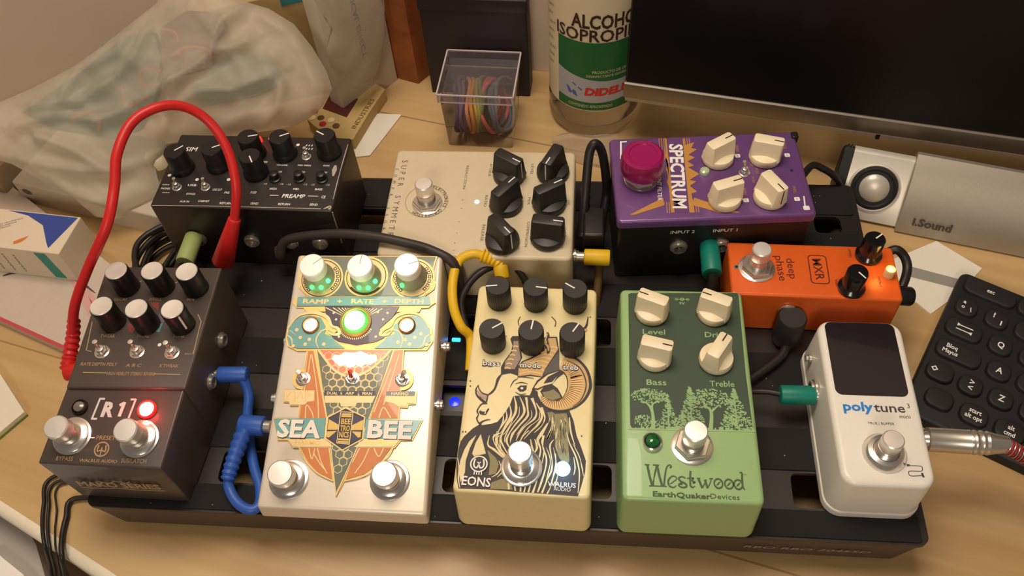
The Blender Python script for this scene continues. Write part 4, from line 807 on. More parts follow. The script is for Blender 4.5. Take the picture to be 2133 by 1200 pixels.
# ================================================================ purple filter pedal
PURP = mat('purple_metallic_enamel', (112, 74, 128), 0.3, 0.2, var=.06, scale=60, coat=.3); GOLDINK = mat('gold_ink', (188, 134, 60), .5)
SPY = .075
t = thing('filter_pedal', 'purple effect pedal with big magenta knob and four cream knobs', 'guitar pedal', (32.47, 19.26, 3.2), SPY)
b = MB(); b.rbox(0, 0, 10.75, 6.4, 0, 4.6, .3, .02, BLACK); b.build('base', t)
b = MB(); b.rbox(0, 0, 10.9, 6.5, 4.45, 5.0, .3, .16, PURP); b.build('top_cover', t)
b = MB(); b.box(5.2, 5.6, 2.6, 3.1, 4.1, 5.15, BLACK, .1); b.build('corner_post', t)
M = top(5.0); b = MB(); b.M = M; z = .008
for q in ([(-2.17,3.087),(-1.045,3.02),(-1.181,-2.753),(-2.435,-2.688)], [(-2.763,-1.575),(-2.741,-2.128),(-4.44,-2.747),(-4.725,-2.733)], [(-1.041,-1.666),(1.313,-2.881),(0.189,-2.823),(-1.193,-2.209)],
          [(-1.061,2.467),(-0.48,2.678),(-0.714,2.203),(-0.383,2.099),(-0.935,1.673),(-0.597,1.438),(-1.061,1.144),(-0.722,0.806),(-1.078,0.673),(-0.516,0.118),(-1.133,-0.309),(-0.758,-0.444),(-1.19,-0.761),(-0.816,-1.21),(-1.08,-1.33),(-1.368,-1.314)],
          [(-2.151,2.47),(-2.287,1.631),(-2.169,1.147),(-2.361,0.57),(-2.257,-0.017),(-2.421,-0.353),(-2.295,-1.097)]): b.poly(q, z, GOLDINK)
b.poly([(-2.066,3.081),(-1.114,3.024),(-1.44,-2.739),(-2.249,-2.698)], z + .004, PURP)
for k in range(3):
    for q in ([(-2.5,3.107),(-2.568,1.408)], [(-1.002,3.017),(-1.024,2.343)], [(-2.594,-1.916),(-2.66,-2.731)], [(-1.137,-1.772),(-1.181,-2.753)]): b.ribbon([(u + k * .13, v) for u, v in q], .045, z + .006, GOLDINK, sub=1)
p = [(-1.725,0.069)][0]
b.text('SPECTRUM', p[0], p[1], .78, z + .012, WHITEINK, rot=-pi / 2 + .005 - SPY, width=5.0, bold=.03)
p = [(-2.827,-0.786)][0]; b.text('INTELLIGENT FILTER', p[0], p[1] + .6, .24, z + .012, WHITEINK, rot=-pi / 2 - SPY, width=3.2, bold=.01)
for q in ([(-4.757,2.993),(-4.873,1.54)], [(-4.805,2.934),(-4.411,2.948)]): b.ribbon(q, .1, z + .006, WHITEINK, sub=1)
for q in [(1.855,1.417),(4.679,1.313),(1.778,-2.014),(4.577,-2.073)]: b.poly(rrect(q[0], q[1], .3, .28, .05, 3), z + .006, WHITEINK); b.text('S', q[0], q[1], .15, z + .01, PURP)
for q, wd in zip([(1.923,2.013),(4.686,2.069),(1.817,-1.373),(4.58,-1.354)], (.5, .5, .5, .5)): b.text('FREQ', q[0], q[1], .16, z + .006, GOLDINK, rot=-pi / 2, width=wd)
for q in [(2.528,0.763),(2.763,0.166),(2.441,-0.505)]: b.text('MODE', q[0], q[1], .15, z + .006, GOLDINK, rot=-pi / 2, width=.45)
b.ribbon([(4.983,-1.875),(4.916,-2.528),(4.894,-2.797)], .08, z + .006, WHITEINK, sub=1); q = [(4.952,-2.746)][0]; b.poly(rrect(q[0], q[1], .34, .3, .05, 3), z + .006, WHITEINK)
q = [(4.701,0.116)][0]; b.disc(q[0], q[1], .1, z + .006, NAVY, n=12)
b.build('top_print', t)
b = MB(); b.M = Matrix.Translation((0, -3.2, 3.3)) @ Matrix.Rotation(pi / 2, 4, 'X')
for s_, xx in (('INPUT 2', -1.75), ('INPUT 1', .62)): b.text(s_, xx, .62, .26, .012, WHITEINK, width=1.35, bold=.01)
b.build('front_lettering', t)
for xx in (-1.85, .55): jack(Matrix.Identity(4), (xx, -3.2, 2.65), (0, -1, 0), t, r=.5)
MAG = mat('magenta_clear_plastic', (150, 18, 84), .28, coat=.3, var=.03)
x, y = (-3.861,-0.043)
f = footswitch(M, x, y, t, h=1.2, r=.55)
b = MB(); b.M = M; b.lathe([(1.18, .75), (1.22, .85), (1.22, 1.6), (1.14, 1.9), (1.0, 2.0), (.8, 1.99), (.76, 1.93), (.01, 1.92)], MAG, (x, y, 0), 48); b.build('knob_cover', f)
for (x, y), a in zip([(0.666,1.211), (3.343,1.166), (0.585,-1.983), (3.07,-1.943)], (35, -14, 22, -58)): bar_knob(M, x, y, rad(a) - SPY, t, r=.91, h=1.5)
x, y = [(-0.205,0.239)][0]; lamp(M, x, y, t, .3, mat('clear_lens', (170, 190, 150), .15, coat=1), h=.1)
x, y = [(2.013,0.035)][0]; toggle(M, x, y, t, (-.05, .2), s=.7)

# ================================================================ beige compressor pedal
BEI = mat('beige_satin_enamel', (206, 190, 158), .42, var=.04, scale=15); DKINK = mat('brown_grey_ink', (104, 92, 78), .6)
t = thing('compressor_pedal', 'beige metal effect pedal with six black pointer knobs in two columns', 'guitar pedal', (19.3, 18.22, 3.2))
body_flat(t, 11.2, 8.5, 3.6, BEI, .4, .2, .06)
M = top(3.6); b = MB(); b.M = M; z = .01
for k, (s_, f) in enumerate(zip('SUPER SYMMETRY', range(14))):
    if s_ == ' ' or k > 12: continue
    u0, u1 = [(-4.901,3.152),(-4.933,-2.847)]
    b.text(s_, u0[0] + (u1[0] - u0[0]) * k / 12.4, u0[1] + (u1[1] - u0[1]) * k / 12.4, .36, z, DKINK, rot=-pi / 2)
    v0, v1 = [(-5.296,2.477),(-5.41,-2.753)]
    if k < 10: b.text('COMPRESSOR  '[k], v0[0] + (v1[0] - v0[0]) * k / 10, v0[1] + (v1[1] - v0[1]) * k / 10, .2, z, DKINK, rot=-pi / 2)
p = [(-1.01,1.904)][0]; b.text('REDUCTION', p[0], p[1], .16, z, DKINK, rot=-pi / 2 - .02, width=1.9)
for q in [(-1.02,0.109),(-1.019,-0.566),(-1.06,-1.562),(-1.095,-2.427),(-1.14,-3.171),(-1.142,-3.694)]: b.text('-3', q[0], q[1], .1, z, DKINK, rot=-pi / 2)
for s_, q in zip(('ATTACK', 'LEVEL', 'RATIO', 'MIX', 'RELEASE', 'COMPRESSION'), [(0.423,2.526),(2.951,2.634),(0.357,0.027),(2.903,0.084),(0.399,-2.389),(2.947,-2.43)]): b.text(s_, q[0], q[1], .17, z, DKINK, rot=-pi / 2 - .03, width=.16 * len(s_) + .1)
for q in [(5.154,2.438),(5.093,-2.375),(5.226,0.024)]: b.text('OUT', q[0], q[1], .13, z, DKINK, rot=-pi / 2)
fx, fy = [(-3.151,-0.052)][0]
b.disc(fx, fy, 1.28, z, DKINK, ri=1.26, n=40)
for k, ch in enumerate('ELECTRONICS CORNERSTONE'[:22]):
    a = rad(75 - k * 9.5)
    if ch != ' ': b.text(ch, fx + 1.15 * cos(a), fy + 1.15 * sin(a), .2, z, DKINK, rot=a - pi / 2, bold=.02)
b.build('lettering', t)
x, y = (-3.092,-0.248); footswitch(M, x, y, t, h=1.75, r=.52, wr=.9)
x, y = [(-0.166,-0.041)][0]; lamp(M, x, y, t, .14, led_mat('pale_blue_led', (.3, .7, 1), 2.5), h=.05, dome=False)
DKNOB = mat('charcoal_plastic', (40, 37, 35), .45)
for (x, y), a in zip([(1.61,2.063), (4.214,2.303), (1.585,-0.291), (4.098,-0.202), (1.577,-3.078), (4.129,-2.739)], (-32, -114, 52, 32, -50, -8)): bar_knob(M, x, y, rad(a), t, r=.98, h=1.7, body=DKNOB, line=WHITEINK, bw=.3)
for yy in (-2.6,): jack(Matrix.Identity(4), (5.6, yy, 1.9), (1, 0, 0), t, r=.42)

# ================================================================ black preamp pedal
PBK = mat('scuffed_black_enamel', (34, 28, 27), .4, var=.25, scale=10, coat=.2); SCUFF = mat('worn_metal', (188, 176, 160), .5, .5)
t = thing('preamp_pedal', 'scuffed black effect pedal with small round knobs and white lettering', 'guitar pedal', (5.77, 19.05, 3.2), -.015)
body_flat(t, 10.85, 5.95, 5.0, PBK, .18, .08, .02, lid=False)
M = top(5.0); b = MB(); b.M = M; z = .01
for s_, q, wd, hh in (('PREAMP', [(2.925,-1.859)][0], 1.6, .36), ('SIM', [(-4.313,1.706)][0], .9, .42), ('IR', [(-2.217,1.889)][0], .5, .4), ('CE', [(4.702,-1.867)][0], .28, .24), ('RETURN', [(-0.952,-2.56)][0], .82, .2), ('SEND', [(0.758,-2.517)][0], .56, .2), ('RETURN', [(2.514,-2.502)][0], .82, .2), ('SEND', [(4.255,-2.468)][0], .56, .2), ('AUX IN', [(-3.436,-2.517)][0], .66, .17),
                      ('CABINET', [(-2.293,-2.443)][0], .8, .17), ('BYPASS', [(-3.232,-1.927)][0], .62, .17), ('PHONES', [(-4.887,-1.558)][0], .65, .17), ('HIGH', [(1.58,-1.346)][0], .48, .18), ('MID', [(2.945,-1.318)][0], .4, .18), ('BASS', [(4.295,-1.29)][0], .5, .18), ('VOLUME', [(1.648,0.558)][0], .8, .13), ('MID FREQ', [(3.017,0.582)][0], .95, .13), ('GAIN', [(4.339,0.604)][0], .45, .13),
                      ('USB', [(-3.364,-1.233)][0], .62, .2), ('LINE OUT', [(-1.74,-1.53)][0], .66, .2), ('PRE', [(-1.102,-1.742)][0], .36, .2), ('POST', [(0.489,-1.684)][0], .42, .2), ('NORM', [(0.504,0.778)][0], .46, .18), ('ON', [(-4.782,-1.877)][0], .5, .1), ('ON', [(-4.985,-1.258)][0], .5, .1)):
    b.text(s_, q[0], q[1], hh * .85, z, WHITEINK, width=wd * .85, bold=.015, shear=.12 if hh > .3 else 0)
for q in ([(1.505,-1.859),(2.031,-1.85)], [(3.767,-1.828),(4.372,-1.827)]): b.ribbon(q, .04, z, WHITEINK, sub=1)
for q in [(0.993,-0.969),(1.975,-0.956),(2.43,-0.972),(3.403,-0.937),(3.853,-0.943),(4.746,-0.932)]: b.text('-12', q[0], q[1], .13, z, WHITEINK, width=.24)
for q in [(1.68,0.016),(3.073,0.041),(4.414,0.054)]: b.text('00', q[0], q[1], .15, z, WHITEINK)
for q in [(-4.997,-0.502),(-3.207,-0.791),(-1.291,-0.724),(2.227,2.26)]: b.disc(q[0], q[1], .11, z, WHITEINK, n=14)
for k in range(3):
    for q in [(2.742,2.161),(2.806,1.875)]: b.ribbon([(q[0] + k * .17, q[1]), (q[0] + .05 + k * .17, q[1] + .14)], .06, z, WHITEINK, sub=1)
b.ribbon([(4.892,0.645),(4.906,0.258),(4.926,-0.234)], [.12, .3, .08], z, SCUFF)
b.ribbon([(5.303,2.414),(5.266,0.105),(5.299,-2.033)], [.03, .07, .04, .06, .03], z, SCUFF); b.ribbon([(4.896,-2.774),(5.219,-2.607),(5.238,-2.812)], [.04, .2, .1], z, SCUFF); b.ribbon([(-5.269,-2.901),(-1.692,-2.818),(4.738,-2.78)], .05, z, SCUFF)
b.build('lettering', t)
b = MB(); b.tube([(5.43, -2.95, 4.95), (5.41, -2.97, 2.2)], .035, SCUFF, 6, 1); b.build('worn_edge', t)
for (x, y), a in zip([(-4.352,0.074), (-2.168,0.379), (-0.263,1.39), (1.647,1.447), (4.325,1.648), (0.27,-0.166)], (45, 30, 14, 28, 150, -60)):
    round_knob(M, x, y, rad(a), t, r=.64, h=1.5, line=WHITEINK, flute=False, skirt=.1)
for q in [(1.51,-0.571),(2.98,-0.52),(4.333,-0.526)]:
    b = MB(); b.M = M; b.lathe([(.36, 0), (.36, .1), (.28, .14), (.26, .5), (.2, .54), (.01, .54)], BLACK, (q[0], q[1], 0), 24); b.build('trim_pot', t)
for q in [(-4.203,-1.479),(-2.477,-1.417),(2.989,1.254)]: toggle(M, q[0], q[1], t, (0, .1), s=.62)
x, y = [(-0.24,2.51)][0]; lamp(M, x, y, t, .2, led_mat('dim_red_lamp', (1, .03, .02), 1.3), h=.2)
o, p = glow('red_lamp_light', M, x + .1, y - .3, .6, (1, .08, .05), .004, .2); o.parent = t; o.location = p * S
for xx in (-3.4, -.1, 2.3, 4.1): jack(Matrix.Identity(4), (xx, -2.98, 2.2), (0, -1, 0), t, r=.48)

# ================================================================ dark reverb pedal
R1F = [(-0.6, 0.46, 7.3), (5.61, 0.41, 7.3), (-0.28, 4.24, 8.0), (5.88, 4.42, 8.0)]; R1B = [(-0.18, 4.16, 8.15), (5.96, 4.34, 8.15), (-0.65, 11.68, 8.3), (5.86, 11.8, 8.3)]; RX, RY = 2.4, 6.1
def loc1(p): return (p[0] - RX, p[1] - RY, p[2] - 3.2)
DKP = mat('dark_brown_grey_enamel', (74, 63, 57), .42, .1, var=.05, coat=.15); GI = mat('bronze_ink', (168, 138, 98), .5)
t = thing('reverb_pedal', 'dark grey effect pedal with silver capped knobs and red lamp', 'guitar pedal', (RX, RY, 3.2))
f0, f1, f2, f3 = [loc1(q) for q in R1F]; b0, b1, b2, b3 = [loc1(q) for q in R1B]
b = MB(); xl, xr = -2.85, 3.15
b.quadbox([(xl + .1, f0[1] + .1, 0), (xr, f1[1] + .1, 0), (xr + .25, f3[1] + .2, 0), (xl - .1, f2[1] + .2, 0)], [f0, f1, (f3[0] - .03, f3[1] + .2, f3[2]), (f2[0] + .03, f2[1] + .2, f2[2])], DKP, .1); b.build('front_housing', t)
b = MB(); b.quadbox([(xl - .1, b0[1] - .02, 0), (xr + .25, b1[1] - .02, 0), (xr + .2, b3[1], 0), (xl - .3, b2[1], 0)], [b0, b1, b3, b2], DKP, .1); b.build('rear_housing', t)
M = frame(((2.748,7.995,8.225),(1,0.024,0),(-0.024,1,0.02)), (RX, RY, 3.2)); b = MB(); b.M = M; z = .012
for s_, q, wd in (('DECAY', [(-1.802,1.591)][0], .72), ('SWELL', [(0.085,1.607)][0], .7), ('MIX', [(2.032,1.607)][0], .42), ('TWEAK', [(-1.8,-0.711)][0], .8), ('PROG', [(0.073,-0.691)][0], .62), ('TUNE', [(1.974,-0.669)][0], .62), ('RATE DEPTH PDLY', [(-1.734,-2.386)][0], 1.9), ('A B C', [(0.094,-2.431)][0], .8), ('X TWEAK', [(1.924,-2.434)][0], 1.0), ('HIGH FIDELITY STEREO REVERB', [(0.103,-2.916)][0], 2.5)):
    b.text(s_, q[0], q[1], .19, z, GI, width=wd, bold=.01)
for q in ([(-2.428,-2.883),(-1.168,-2.893)], [(1.335,-2.913),(2.669,-2.935)], [(-2.927,0.165),(-2.67,-1.59),(-2.366,-1.658)], [(2.652,0.669),(2.933,0.223),(3.014,-1.733),(2.575,-1.738)], [(-1.034,2.806),(-1.232,2.567),(-1.247,2.173)], [(0.991,2.74),(0.768,2.58),(0.721,2.265)]): b.ribbon(q, .05, z, GI, sub=1)
for q, c in (([(-0.993,0.109),(-0.435,-0.108),(-0.526,-0.58),(-0.759,-0.407)], (128, 58, 44)), ([(0.575,-0.023),(0.92,0.129),(0.893,-0.462),(0.526,-0.393)], (84, 130, 130)), ([(0.558,0.725),(1.072,0.279),(0.92,0.129),(0.512,0.199)], (104, 84, 100)), ([(-0.16,1.404),(0.365,1.409),(0.45,0.875),(0.124,1.1)], (128, 116, 60))): b.poly(q, z, mat('accent_ink_%d' % c[0], c, .5))
for q in [(-2.282,-1.211),(-0.393,-1.189),(1.105,-1.214)]: b.disc(q[0], q[1], .1, z, WHITEINK, n=12)
b.build('lettering', t)
for (x, y), a in zip([(-1.64,2.349), (0.303,2.359), (2.175,2.307), (-1.725,0.111), (0.158,-0.019), (2.042,-0.032)], (250, 250, 250, 250, 300, -45)):
    round_knob(M, x, y, rad(a), t, r=.62, h=1.55, capm=CAPMETAL, line=WHITEINK if a == -45 else None, side_line=True, flute=False, skirt=.03)
for q in [(-1.78,-1.693),(0.069,-1.67),(1.912,-1.704)]: toggle(M, q[0], q[1], t, (-.08, .12), s=.85)
M = frame(((2.652,2.383,7.65),(1,0.011,0),(-0.01,0.984,0.177)), (RX, RY, 3.2)); b = MB(); b.M = M
q = [(-0.137,0.882)][0]; PGI = mat('pale_grey_ink', (206, 200, 194), .5); b.text('R', q[0] - .3, q[1], .74, z, PGI, width=.62, bold=.05, shear=.12)
b.ribbon([(q[0] + .36, q[1] - .37), (q[0] + .46, q[1] + .37)], .17, z, PGI, sub=1); b.ribbon([(q[0] + .24, q[1] + .2), (q[0] + .46, q[1] + .34)], .14, z + .001, PGI, sub=1)
for sg_ in (-1, 1):
    xb = q[0] + sg_ * .92 - .02; b.ribbon([(xb - .06, q[1] - .56), (xb + .1, q[1] + .56)], .1, z, PGI, sub=1)
    for yy, dx in ((-.52, -.05), (.52, .09)): b.ribbon([(xb + dx, q[1] + yy), (xb + dx - sg_ * .26, q[1] + yy)], .1, z + .001, PGI, sub=1)
for s_, q, wd in (('PRESET', [(-0.169,-0.57)][0], .95), ('BYPASS', [(-1.967,-1.649)][0], .85), ('SUS/LATCH', [(1.505,-1.656)][0], 1.25), ('WALRUS AUDIO', [(-0.258,-1.712)][0], 1.9)): b.text(s_, q[0], q[1], .22 if wd < 1.5 else .16, z, GI, width=wd, bold=.01)
b.ribbon([(-1.124,-0.598),(-0.737,-0.587)], .06, z, WHITEINK, sub=1)
q = [(-0.238,-1.145)][0]; b.disc(q[0], q[1], .38, z, GI, ri=.31); b.ribbon([(q[0] - .18, q[1] + .2), (q[0] - .2, q[1] - .1), (q[0], q[1] - .05), (q[0] + .2, q[1] - .1), (q[0] + .18, q[1] + .2)], .07, z, GI); b.ribbon([(q[0], q[1] + .1), (q[0], q[1] - .3)], .06, z, GI, sub=1)
b.build('front_lettering', t)
for x, y in ((-1.879,-0.545), (1.547,-0.585)): footswitch(M, x, y, t, h=1.6, r=.58, hexa=False, wr=.95)
x, y = [(-1.88,0.92)][0]; lamp(M, x, y, t, .3, mat('grey_lens', (120, 112, 104), .25, coat=.6), bezel=BLACK, h=.12)
x, y = [(1.568,0.905)][0]; lamp(M, x, y, t, .36, led_mat('bright_red_lamp', (1, .22, .16), 8.0), bezel=led_mat('red_halo_rim', (1, .02, .02), .8), h=.12)  # rim glows by itself to imitate the red halo round the lamp
o, p = glow('red_reverb_light', M, x, y, .8, (1, .06, .05), .012, .3); o.parent = t; o.location = p * S
b = MB(); fy = f0[1] - .02
b.M = Matrix.Translation((0.1, fy - .0, 1.9)) @ Matrix.Rotation(pi / 2 - .02, 4, 'X')
b.text('MAKO SERIES', .1, .1, .55, .07, GI, width=4.3, bold=.03)
for pts in ([(-2.1, -.35), (-1, -.4), (0, -.28), (1, -.4), (2.3, -.35)], [(-.9, .5), (-.3, .3), (.1, .55), (.6, .4), (.9, .6)]): b.ribbon(pts, .07, .07, GI)
b.build('series_print', t)
for yy, zz in ((.1, 2.6), (2.6, 2.8)): jack(Matrix.Identity(4), (xr + .22, yy, zz - .2), (1, 0, 0), t, r=.45)
jack(Matrix.Identity(4), (xl - .12, 1.0, 2.0), (-1, 0, 0), t, r=.45)

# ================================================================ patch cables and leads
def jackmat(n, c, r=.45): return mat(n, c, r, var=.05, scale=30)
RED = jackmat('red_cable_rubber', (198, 34, 32), .4); BLUE = jackmat('blue_cable_rubber', (46, 88, 172), .45); YELLOW = jackmat('yellow_cable_rubber', (228, 182, 30), .45); TEALR = jackmat('teal_plug_sleeve', (12, 122, 104), .45); LIME = jackmat('pale_green_sleeve', (166, 184, 110), .5); CABLE = jackmat('black_cable_jacket', (34, 29, 28), .45)
def barrel(name, p0, p1, r, m, parent, tip=None, r1=None):
    p0, p1 = Vector(p0), Vector(p1); d = (p1 - p0); L = d.length; d.normalize(); b = MB(); r1 = r1 or r
    b.lathe([(r * .7, 0), (r * .95, .04), (r, .1), (r1, L - .12), (r1 * .92, L - .03), (r1 * .6, L), (.01, L)], m, p0, 28, d); o = b.build(name, parent)
    if tip:
        b = MB(); b.lathe([(r * .62, -tip), (r * .62, 0.02)], NICKEL, p0, 20, d); b.build('metal_tip', o)
    return o
def strain(pts, r, m, parent, n=10):
    P = spline(pts, 6); k = []; N = len(P)
    b = MB(); b.tube(P, [r * (1.0 - .28 * i / N) * (1.12 if i % 2 else .9) for i in range(N)], m, 16, 1); return b.build('strain_relief', parent)

t = thing('patch_cable', 'red patch cable arching from the dark reverb pedal to the black preamp', 'cable', (-.6, 7.1, 5.2)); O = Vector((-.6, 7.1, 5.2))
def rel(pts): return [Vector(p) - O for p in pts]
b = MB(); b.tube(rel([(-2.29,8.27,6.2), (-1.67,9.12,8), (-0.4,10.23,10), (1.06,11.53,12), (1.3,13.28,13), (1.39,14.7,14), (1.88,16.37,14.6), (2.94,17.54,14.6), (3.96,18.22,14), (5.03,18.11,13), (5.92,17.14,11.8), (6.3,15.77,10.4), (5.87,14.79,8.6)]), .27, RED, 16, 8); b.build('cable', t)
strain(rel([(-2.52,6.87,5.2), (-2.55,7.61,5.5), (-2.28,8.36,6.3), (-1.99,8.87,7.2)]), .42, RED, t)
barrel('plug', rel([(-1.05, 7.1, 5.2)])[0], rel([(-2.62,6.63,5.2)])[0], .46, RED, t, tip=.15)
barrel('plug', rel([(5.94,14.87,8.8)])[0], rel([(4.6,13.83,6)])[0], .36, RED, t, r1=.64)
b = MB(); p = Vector((4.65,14.14,6.2)) - O; b.lathe([(.3, 0), (.3, 1.4)], NICKEL, p + Vector((0, .1, -.2)), 16, (0, 1, 0)); b.build('metal_tip', t)

t = thing('patch_cable', 'blue patch cable looping between the reverb pedal and the white chorus pedal', 'cable', (6.2, 6.9, 5.2)); O = Vector((6.2, 6.9, 5.2))
barrel('plug', rel([(5.97,6.89,5.2)])[0], rel([(7.61,6.95,5.2)])[0], .43, BLUE, t, tip=.25)
barrel('plug', rel([(9.15,4.07,4.9)])[0], rel([(7.8,4.13,4.9)])[0], .52, BLUE, t, tip=.3)
strain(rel([(8.2,4.25,4.9), (7.96,3.24,4.7), (7.74,2.16,4.4), (7.6,1.36,4.1)]), .46, BLUE, t)
b = MB(); b.tube(rel([(7.58,1.62,4.1), (7.69,1.02,3.8), (8.26,0.34,3.65), (8.99,0.04,3.6), (9.35,0.38,3.55), (9.15, 1.3, 3.5), (8.59,2.34,3.5), (8.08,3.55,3.5), (7.59,5.14,3.7), (7.58,6.22,4.4), (7.33,6.79,5.2)]), .27, BLUE, 14, 8); b.build('cable', t)

t = thing('patch_cable', 'yellow patch cable curling beside the cream fuzz pedal', 'cable', (20.6, 14.8, 5.5)); O = Vector((20.6, 14.8, 5.5))
b = MB(); b.tube(rel([(19.93,14.25,6.6), (19.26,14.28,6.8), (18.47,13.87,6.6), (18.23,12.65,6.2), (18.37,11.37,5.7), (18.8,10.5,5.1), (19.29,10.25,4.3), (19.35, 8.6, 3.6)]), .27, YELLOW, 14, 8); b.build('cable', t)
strain(rel([(19.73,14.35,6.6), (20.33,14.21,6.4), (20.87,13.98,6.1)]), .4, YELLOW, t)
barrel('plug', rel([(20.78,14.05,6.1)])[0], rel([(20.95,13.37,5.7)])[0], .42, YELLOW, t)

t = thing('patch_cable', 'short yellow patch plug in the side of the beige compressor', 'cable', (25.5, 15.3, 5.4)); O = Vector((25.5, 15.3, 5.4))
barrel('plug', rel([(25.48,15.34,5.4)])[0], rel([(27,15.32,5.4)])[0], .47, YELLOW, t, tip=.4)
b = MB(); b.tube(rel([(26.37,15.17,5.2), (26.38,14.88,4.2), (26.3, 14.0, 3.5), (26.2, 13.2, 2.8), (25.9, 11.6, 2.75)]), .25, mat('amber_brown_jacket', (92, 66, 30), .5), 12, 6); b.build('cable', t)

t = thing('patch_cable', 'teal sleeved patch plug in the front of the purple filter pedal', 'cable', (32.6, 16.0, 5.8)); O = Vector((32.6, 16.0, 5.8))
barrel('plug', rel([(32.61,16.24,5.8)])[0], rel([(32.63,13.98,5.8)])[0], .56, TEALR, t, tip=.3)
b = MB(); b.tube(rel([(32.63,14.11,5.8), (32.7,13.68,5.3), (32.5, 12.9, 4.0), (32.3, 12.5, 3.4)]), .3, CABLE, 12, 6); b.build('cable', t)
t = thing('patch_cable', 'teal sleeved patch plug in the left side of the white tuner', 'cable', (37.4, 7.25, 4.9)); O = Vector((37.4, 7.25, 4.9))
barrel('plug', rel([(37.52,7.02,4.9)])[0], rel([(35.73,7,4.9)])[0], .5, TEALR, t, tip=.22)
b = MB(); b.tube(rel([(35.93,7.01,4.9), (35.19,7.2,4.8), (34.45, 7.3, 4.6)]), .16, CABLE, 12, 6); b.build('cable', t)
t = thing('patch_cable', 'pale green sleeved plug in the front of the black preamp', 'cable', (2.2, 15.9, 5.4)); O = Vector((2.2, 15.9, 5.4))
barrel('plug', rel([(2.1,16.11,5.6)])[0], rel([(2.08,14.07,5.6)])[0], .53, LIME, t, tip=.15)
b = MB(); b.tube(rel([(2.02,14.25,5.5), (1.64,13.91,5), (1.7, 12.9, 3.8), (1.2, 12.6, 3.45), (.9, 12.9, 3.45)]), .25, CABLE, 12, 6); b.build('cable', t)
t = thing('patch_cable', 'black patch plug in the front of the orange phaser', 'cable', (36.7, 12.1, 5.1)); O = Vector((36.7, 12.1, 5.1))
q = rel([(36.81,11.48,5.5)])[0]; b = MB(); b.lathe([(.74, -2.1), (.78, -1.9), (.78, -.12), (.7, 0), (.01, .0)], mat('satin_black_sleeve', (40, 36, 35), .5), q, 32); pl_ = b.build('plug', t)
b = MB(); b.lathe([(.3, 0), (.3, .9)], NICKEL, q + Vector((0, .5, -.4)), 16, (0, 1, 0)); b.build('metal_tip', pl_)
b = MB(); b.tube([q + Vector((0, -.5, -1.9)), q + Vector((-.4, -1.3, -1.95)), q + Vector((-1.5, -2.3, -1.95)), q + Vector((-2.4, -3.0, -1.95)), q + Vector((-2.75, -3.3, -1.95))], .25, CABLE, 12, 6); b.build('cable', t)
t = thing('instrument_cable', 'thick black cable running in front of the preamp across the beige compressor', 'cable', (11, 15, 6)); O = Vector((11, 15, 6))
b = MB(); b.tube(rel([(7.2, 15.8, 5.0), (7.5, 15.2, 5.1), (8.17,15.52,6.2), (11.28,15.3,7.1), (13.61,14.98,7.3), (15.58,14.62,7.2), (17,14.18,7.15), (18.25, 13.62, 6.7), (18.5, 13.1, 5.0), (18.45, 12.2, 3.55)]), .28, mat('grey_black_jacket', (52, 44, 41), .5), 14, 8); b.build('cable', t)
t = thing('power_lead', 'black lead arching behind the top of the cream fuzz pedal', 'cable', (19.5, 12, 5)); O = Vector((19.5, 12, 5))
b = MB(); b.tube(rel([(20.0, 8.6, 3.5), (18.71,11.67,4.8), (18.91,12.92,5.4), (19.77,13.83,5.8), (20.83,14.31,5.8), (21.74,14.15,5.6), (22.3, 13.5, 5.0), (22.4, 12.9, 5.0)]), .2, CABLE, 12, 8); b.build('cable', t)
b = MB(); b.lathe([(.35, 0), (.35, .8)], BLACK, Vector((22.4, 12.1, 5.0)) - O, 16, (0, 1, 0)); b.build('plug', t)
t = thing('power_lead', 'black lead looping up between the beige compressor and the purple pedal', 'cable', (25.7, 18.5, 6)); O = Vector((25.7, 18.5, 6))
b = MB(); b.tube(rel([(25.35, 17.6, 5.0), (25.46,18.52,6.6), (25.54,19.5,7.6), (25.67,20.54,8.6), (25.98,20.88,9), (26.4,20.95,8.2), (26.69,20.65,6.4), (26.75,20.54,4.8), (26.4, 18.7, 3.5)]), .27, CABLE, 14, 8); b.build('cable', t)
strain(rel([(25.35, 17.4, 4.6), (25.44,18.38,5.9), (25.49,19.11,7.2)]), .36, BLACK, t)
b = MB(); b.box(-.3, .95, -2.2, .0, -1.4, .2, BLACK, .15); b.build('plug', t)
t = thing('power_lead', 'thin black lead curving behind the purple filter pedal towards the speaker', 'cable', (39, 22, 4)); O = Vector((39, 22, 4))
b = MB(); b.tube(rel([(38.2, 21.3, 5.2), (39.4,23.19,5), (40.24,23.34,4.6), (41.09,23.36,3.9), (41.83,23.47,2.6), (42.9, 22.2, .3), (43.6, 20.6, .25)]), .22, CABLE, 12, 8); b.build('cable', t)
t = thing('instrument_cable', 'black cable with a right angled plug behind the orange phaser', 'cable', (43.4, 14.5, 4.4)); O = Vector((43.4, 14.5, 4.4))
b = MB(); b.tube(rel([(42.7, 16.6, 4.6), (43.28,16.68,5), (43.8,16.4,4.7), (43.93,15.77,4.4), (43.62,14.89,4.2), (43.2, 14.2, 3.9)]), .26, CABLE, 14, 8); b.build('cable', t)
barrel('plug', rel([(42.72, 13.9, 4.4)])[0], rel([(43.88,13.96,4.2)])[0], .55, BLACK, t, tip=.2)
t = thing('guitar_cable', 'braided dark cable with a silver jack plug in the right side of the white tuner', 'cable', (42.2, 4.8, 4.95)); O = Vector((42.2, 4.8, 4.95))
p0, p1 = Vector((42.46,4.74,4.95)), Vector((46.42,4.62,4.95)); d = (p1 - p0).normalized(); L = (p1 - p0).length
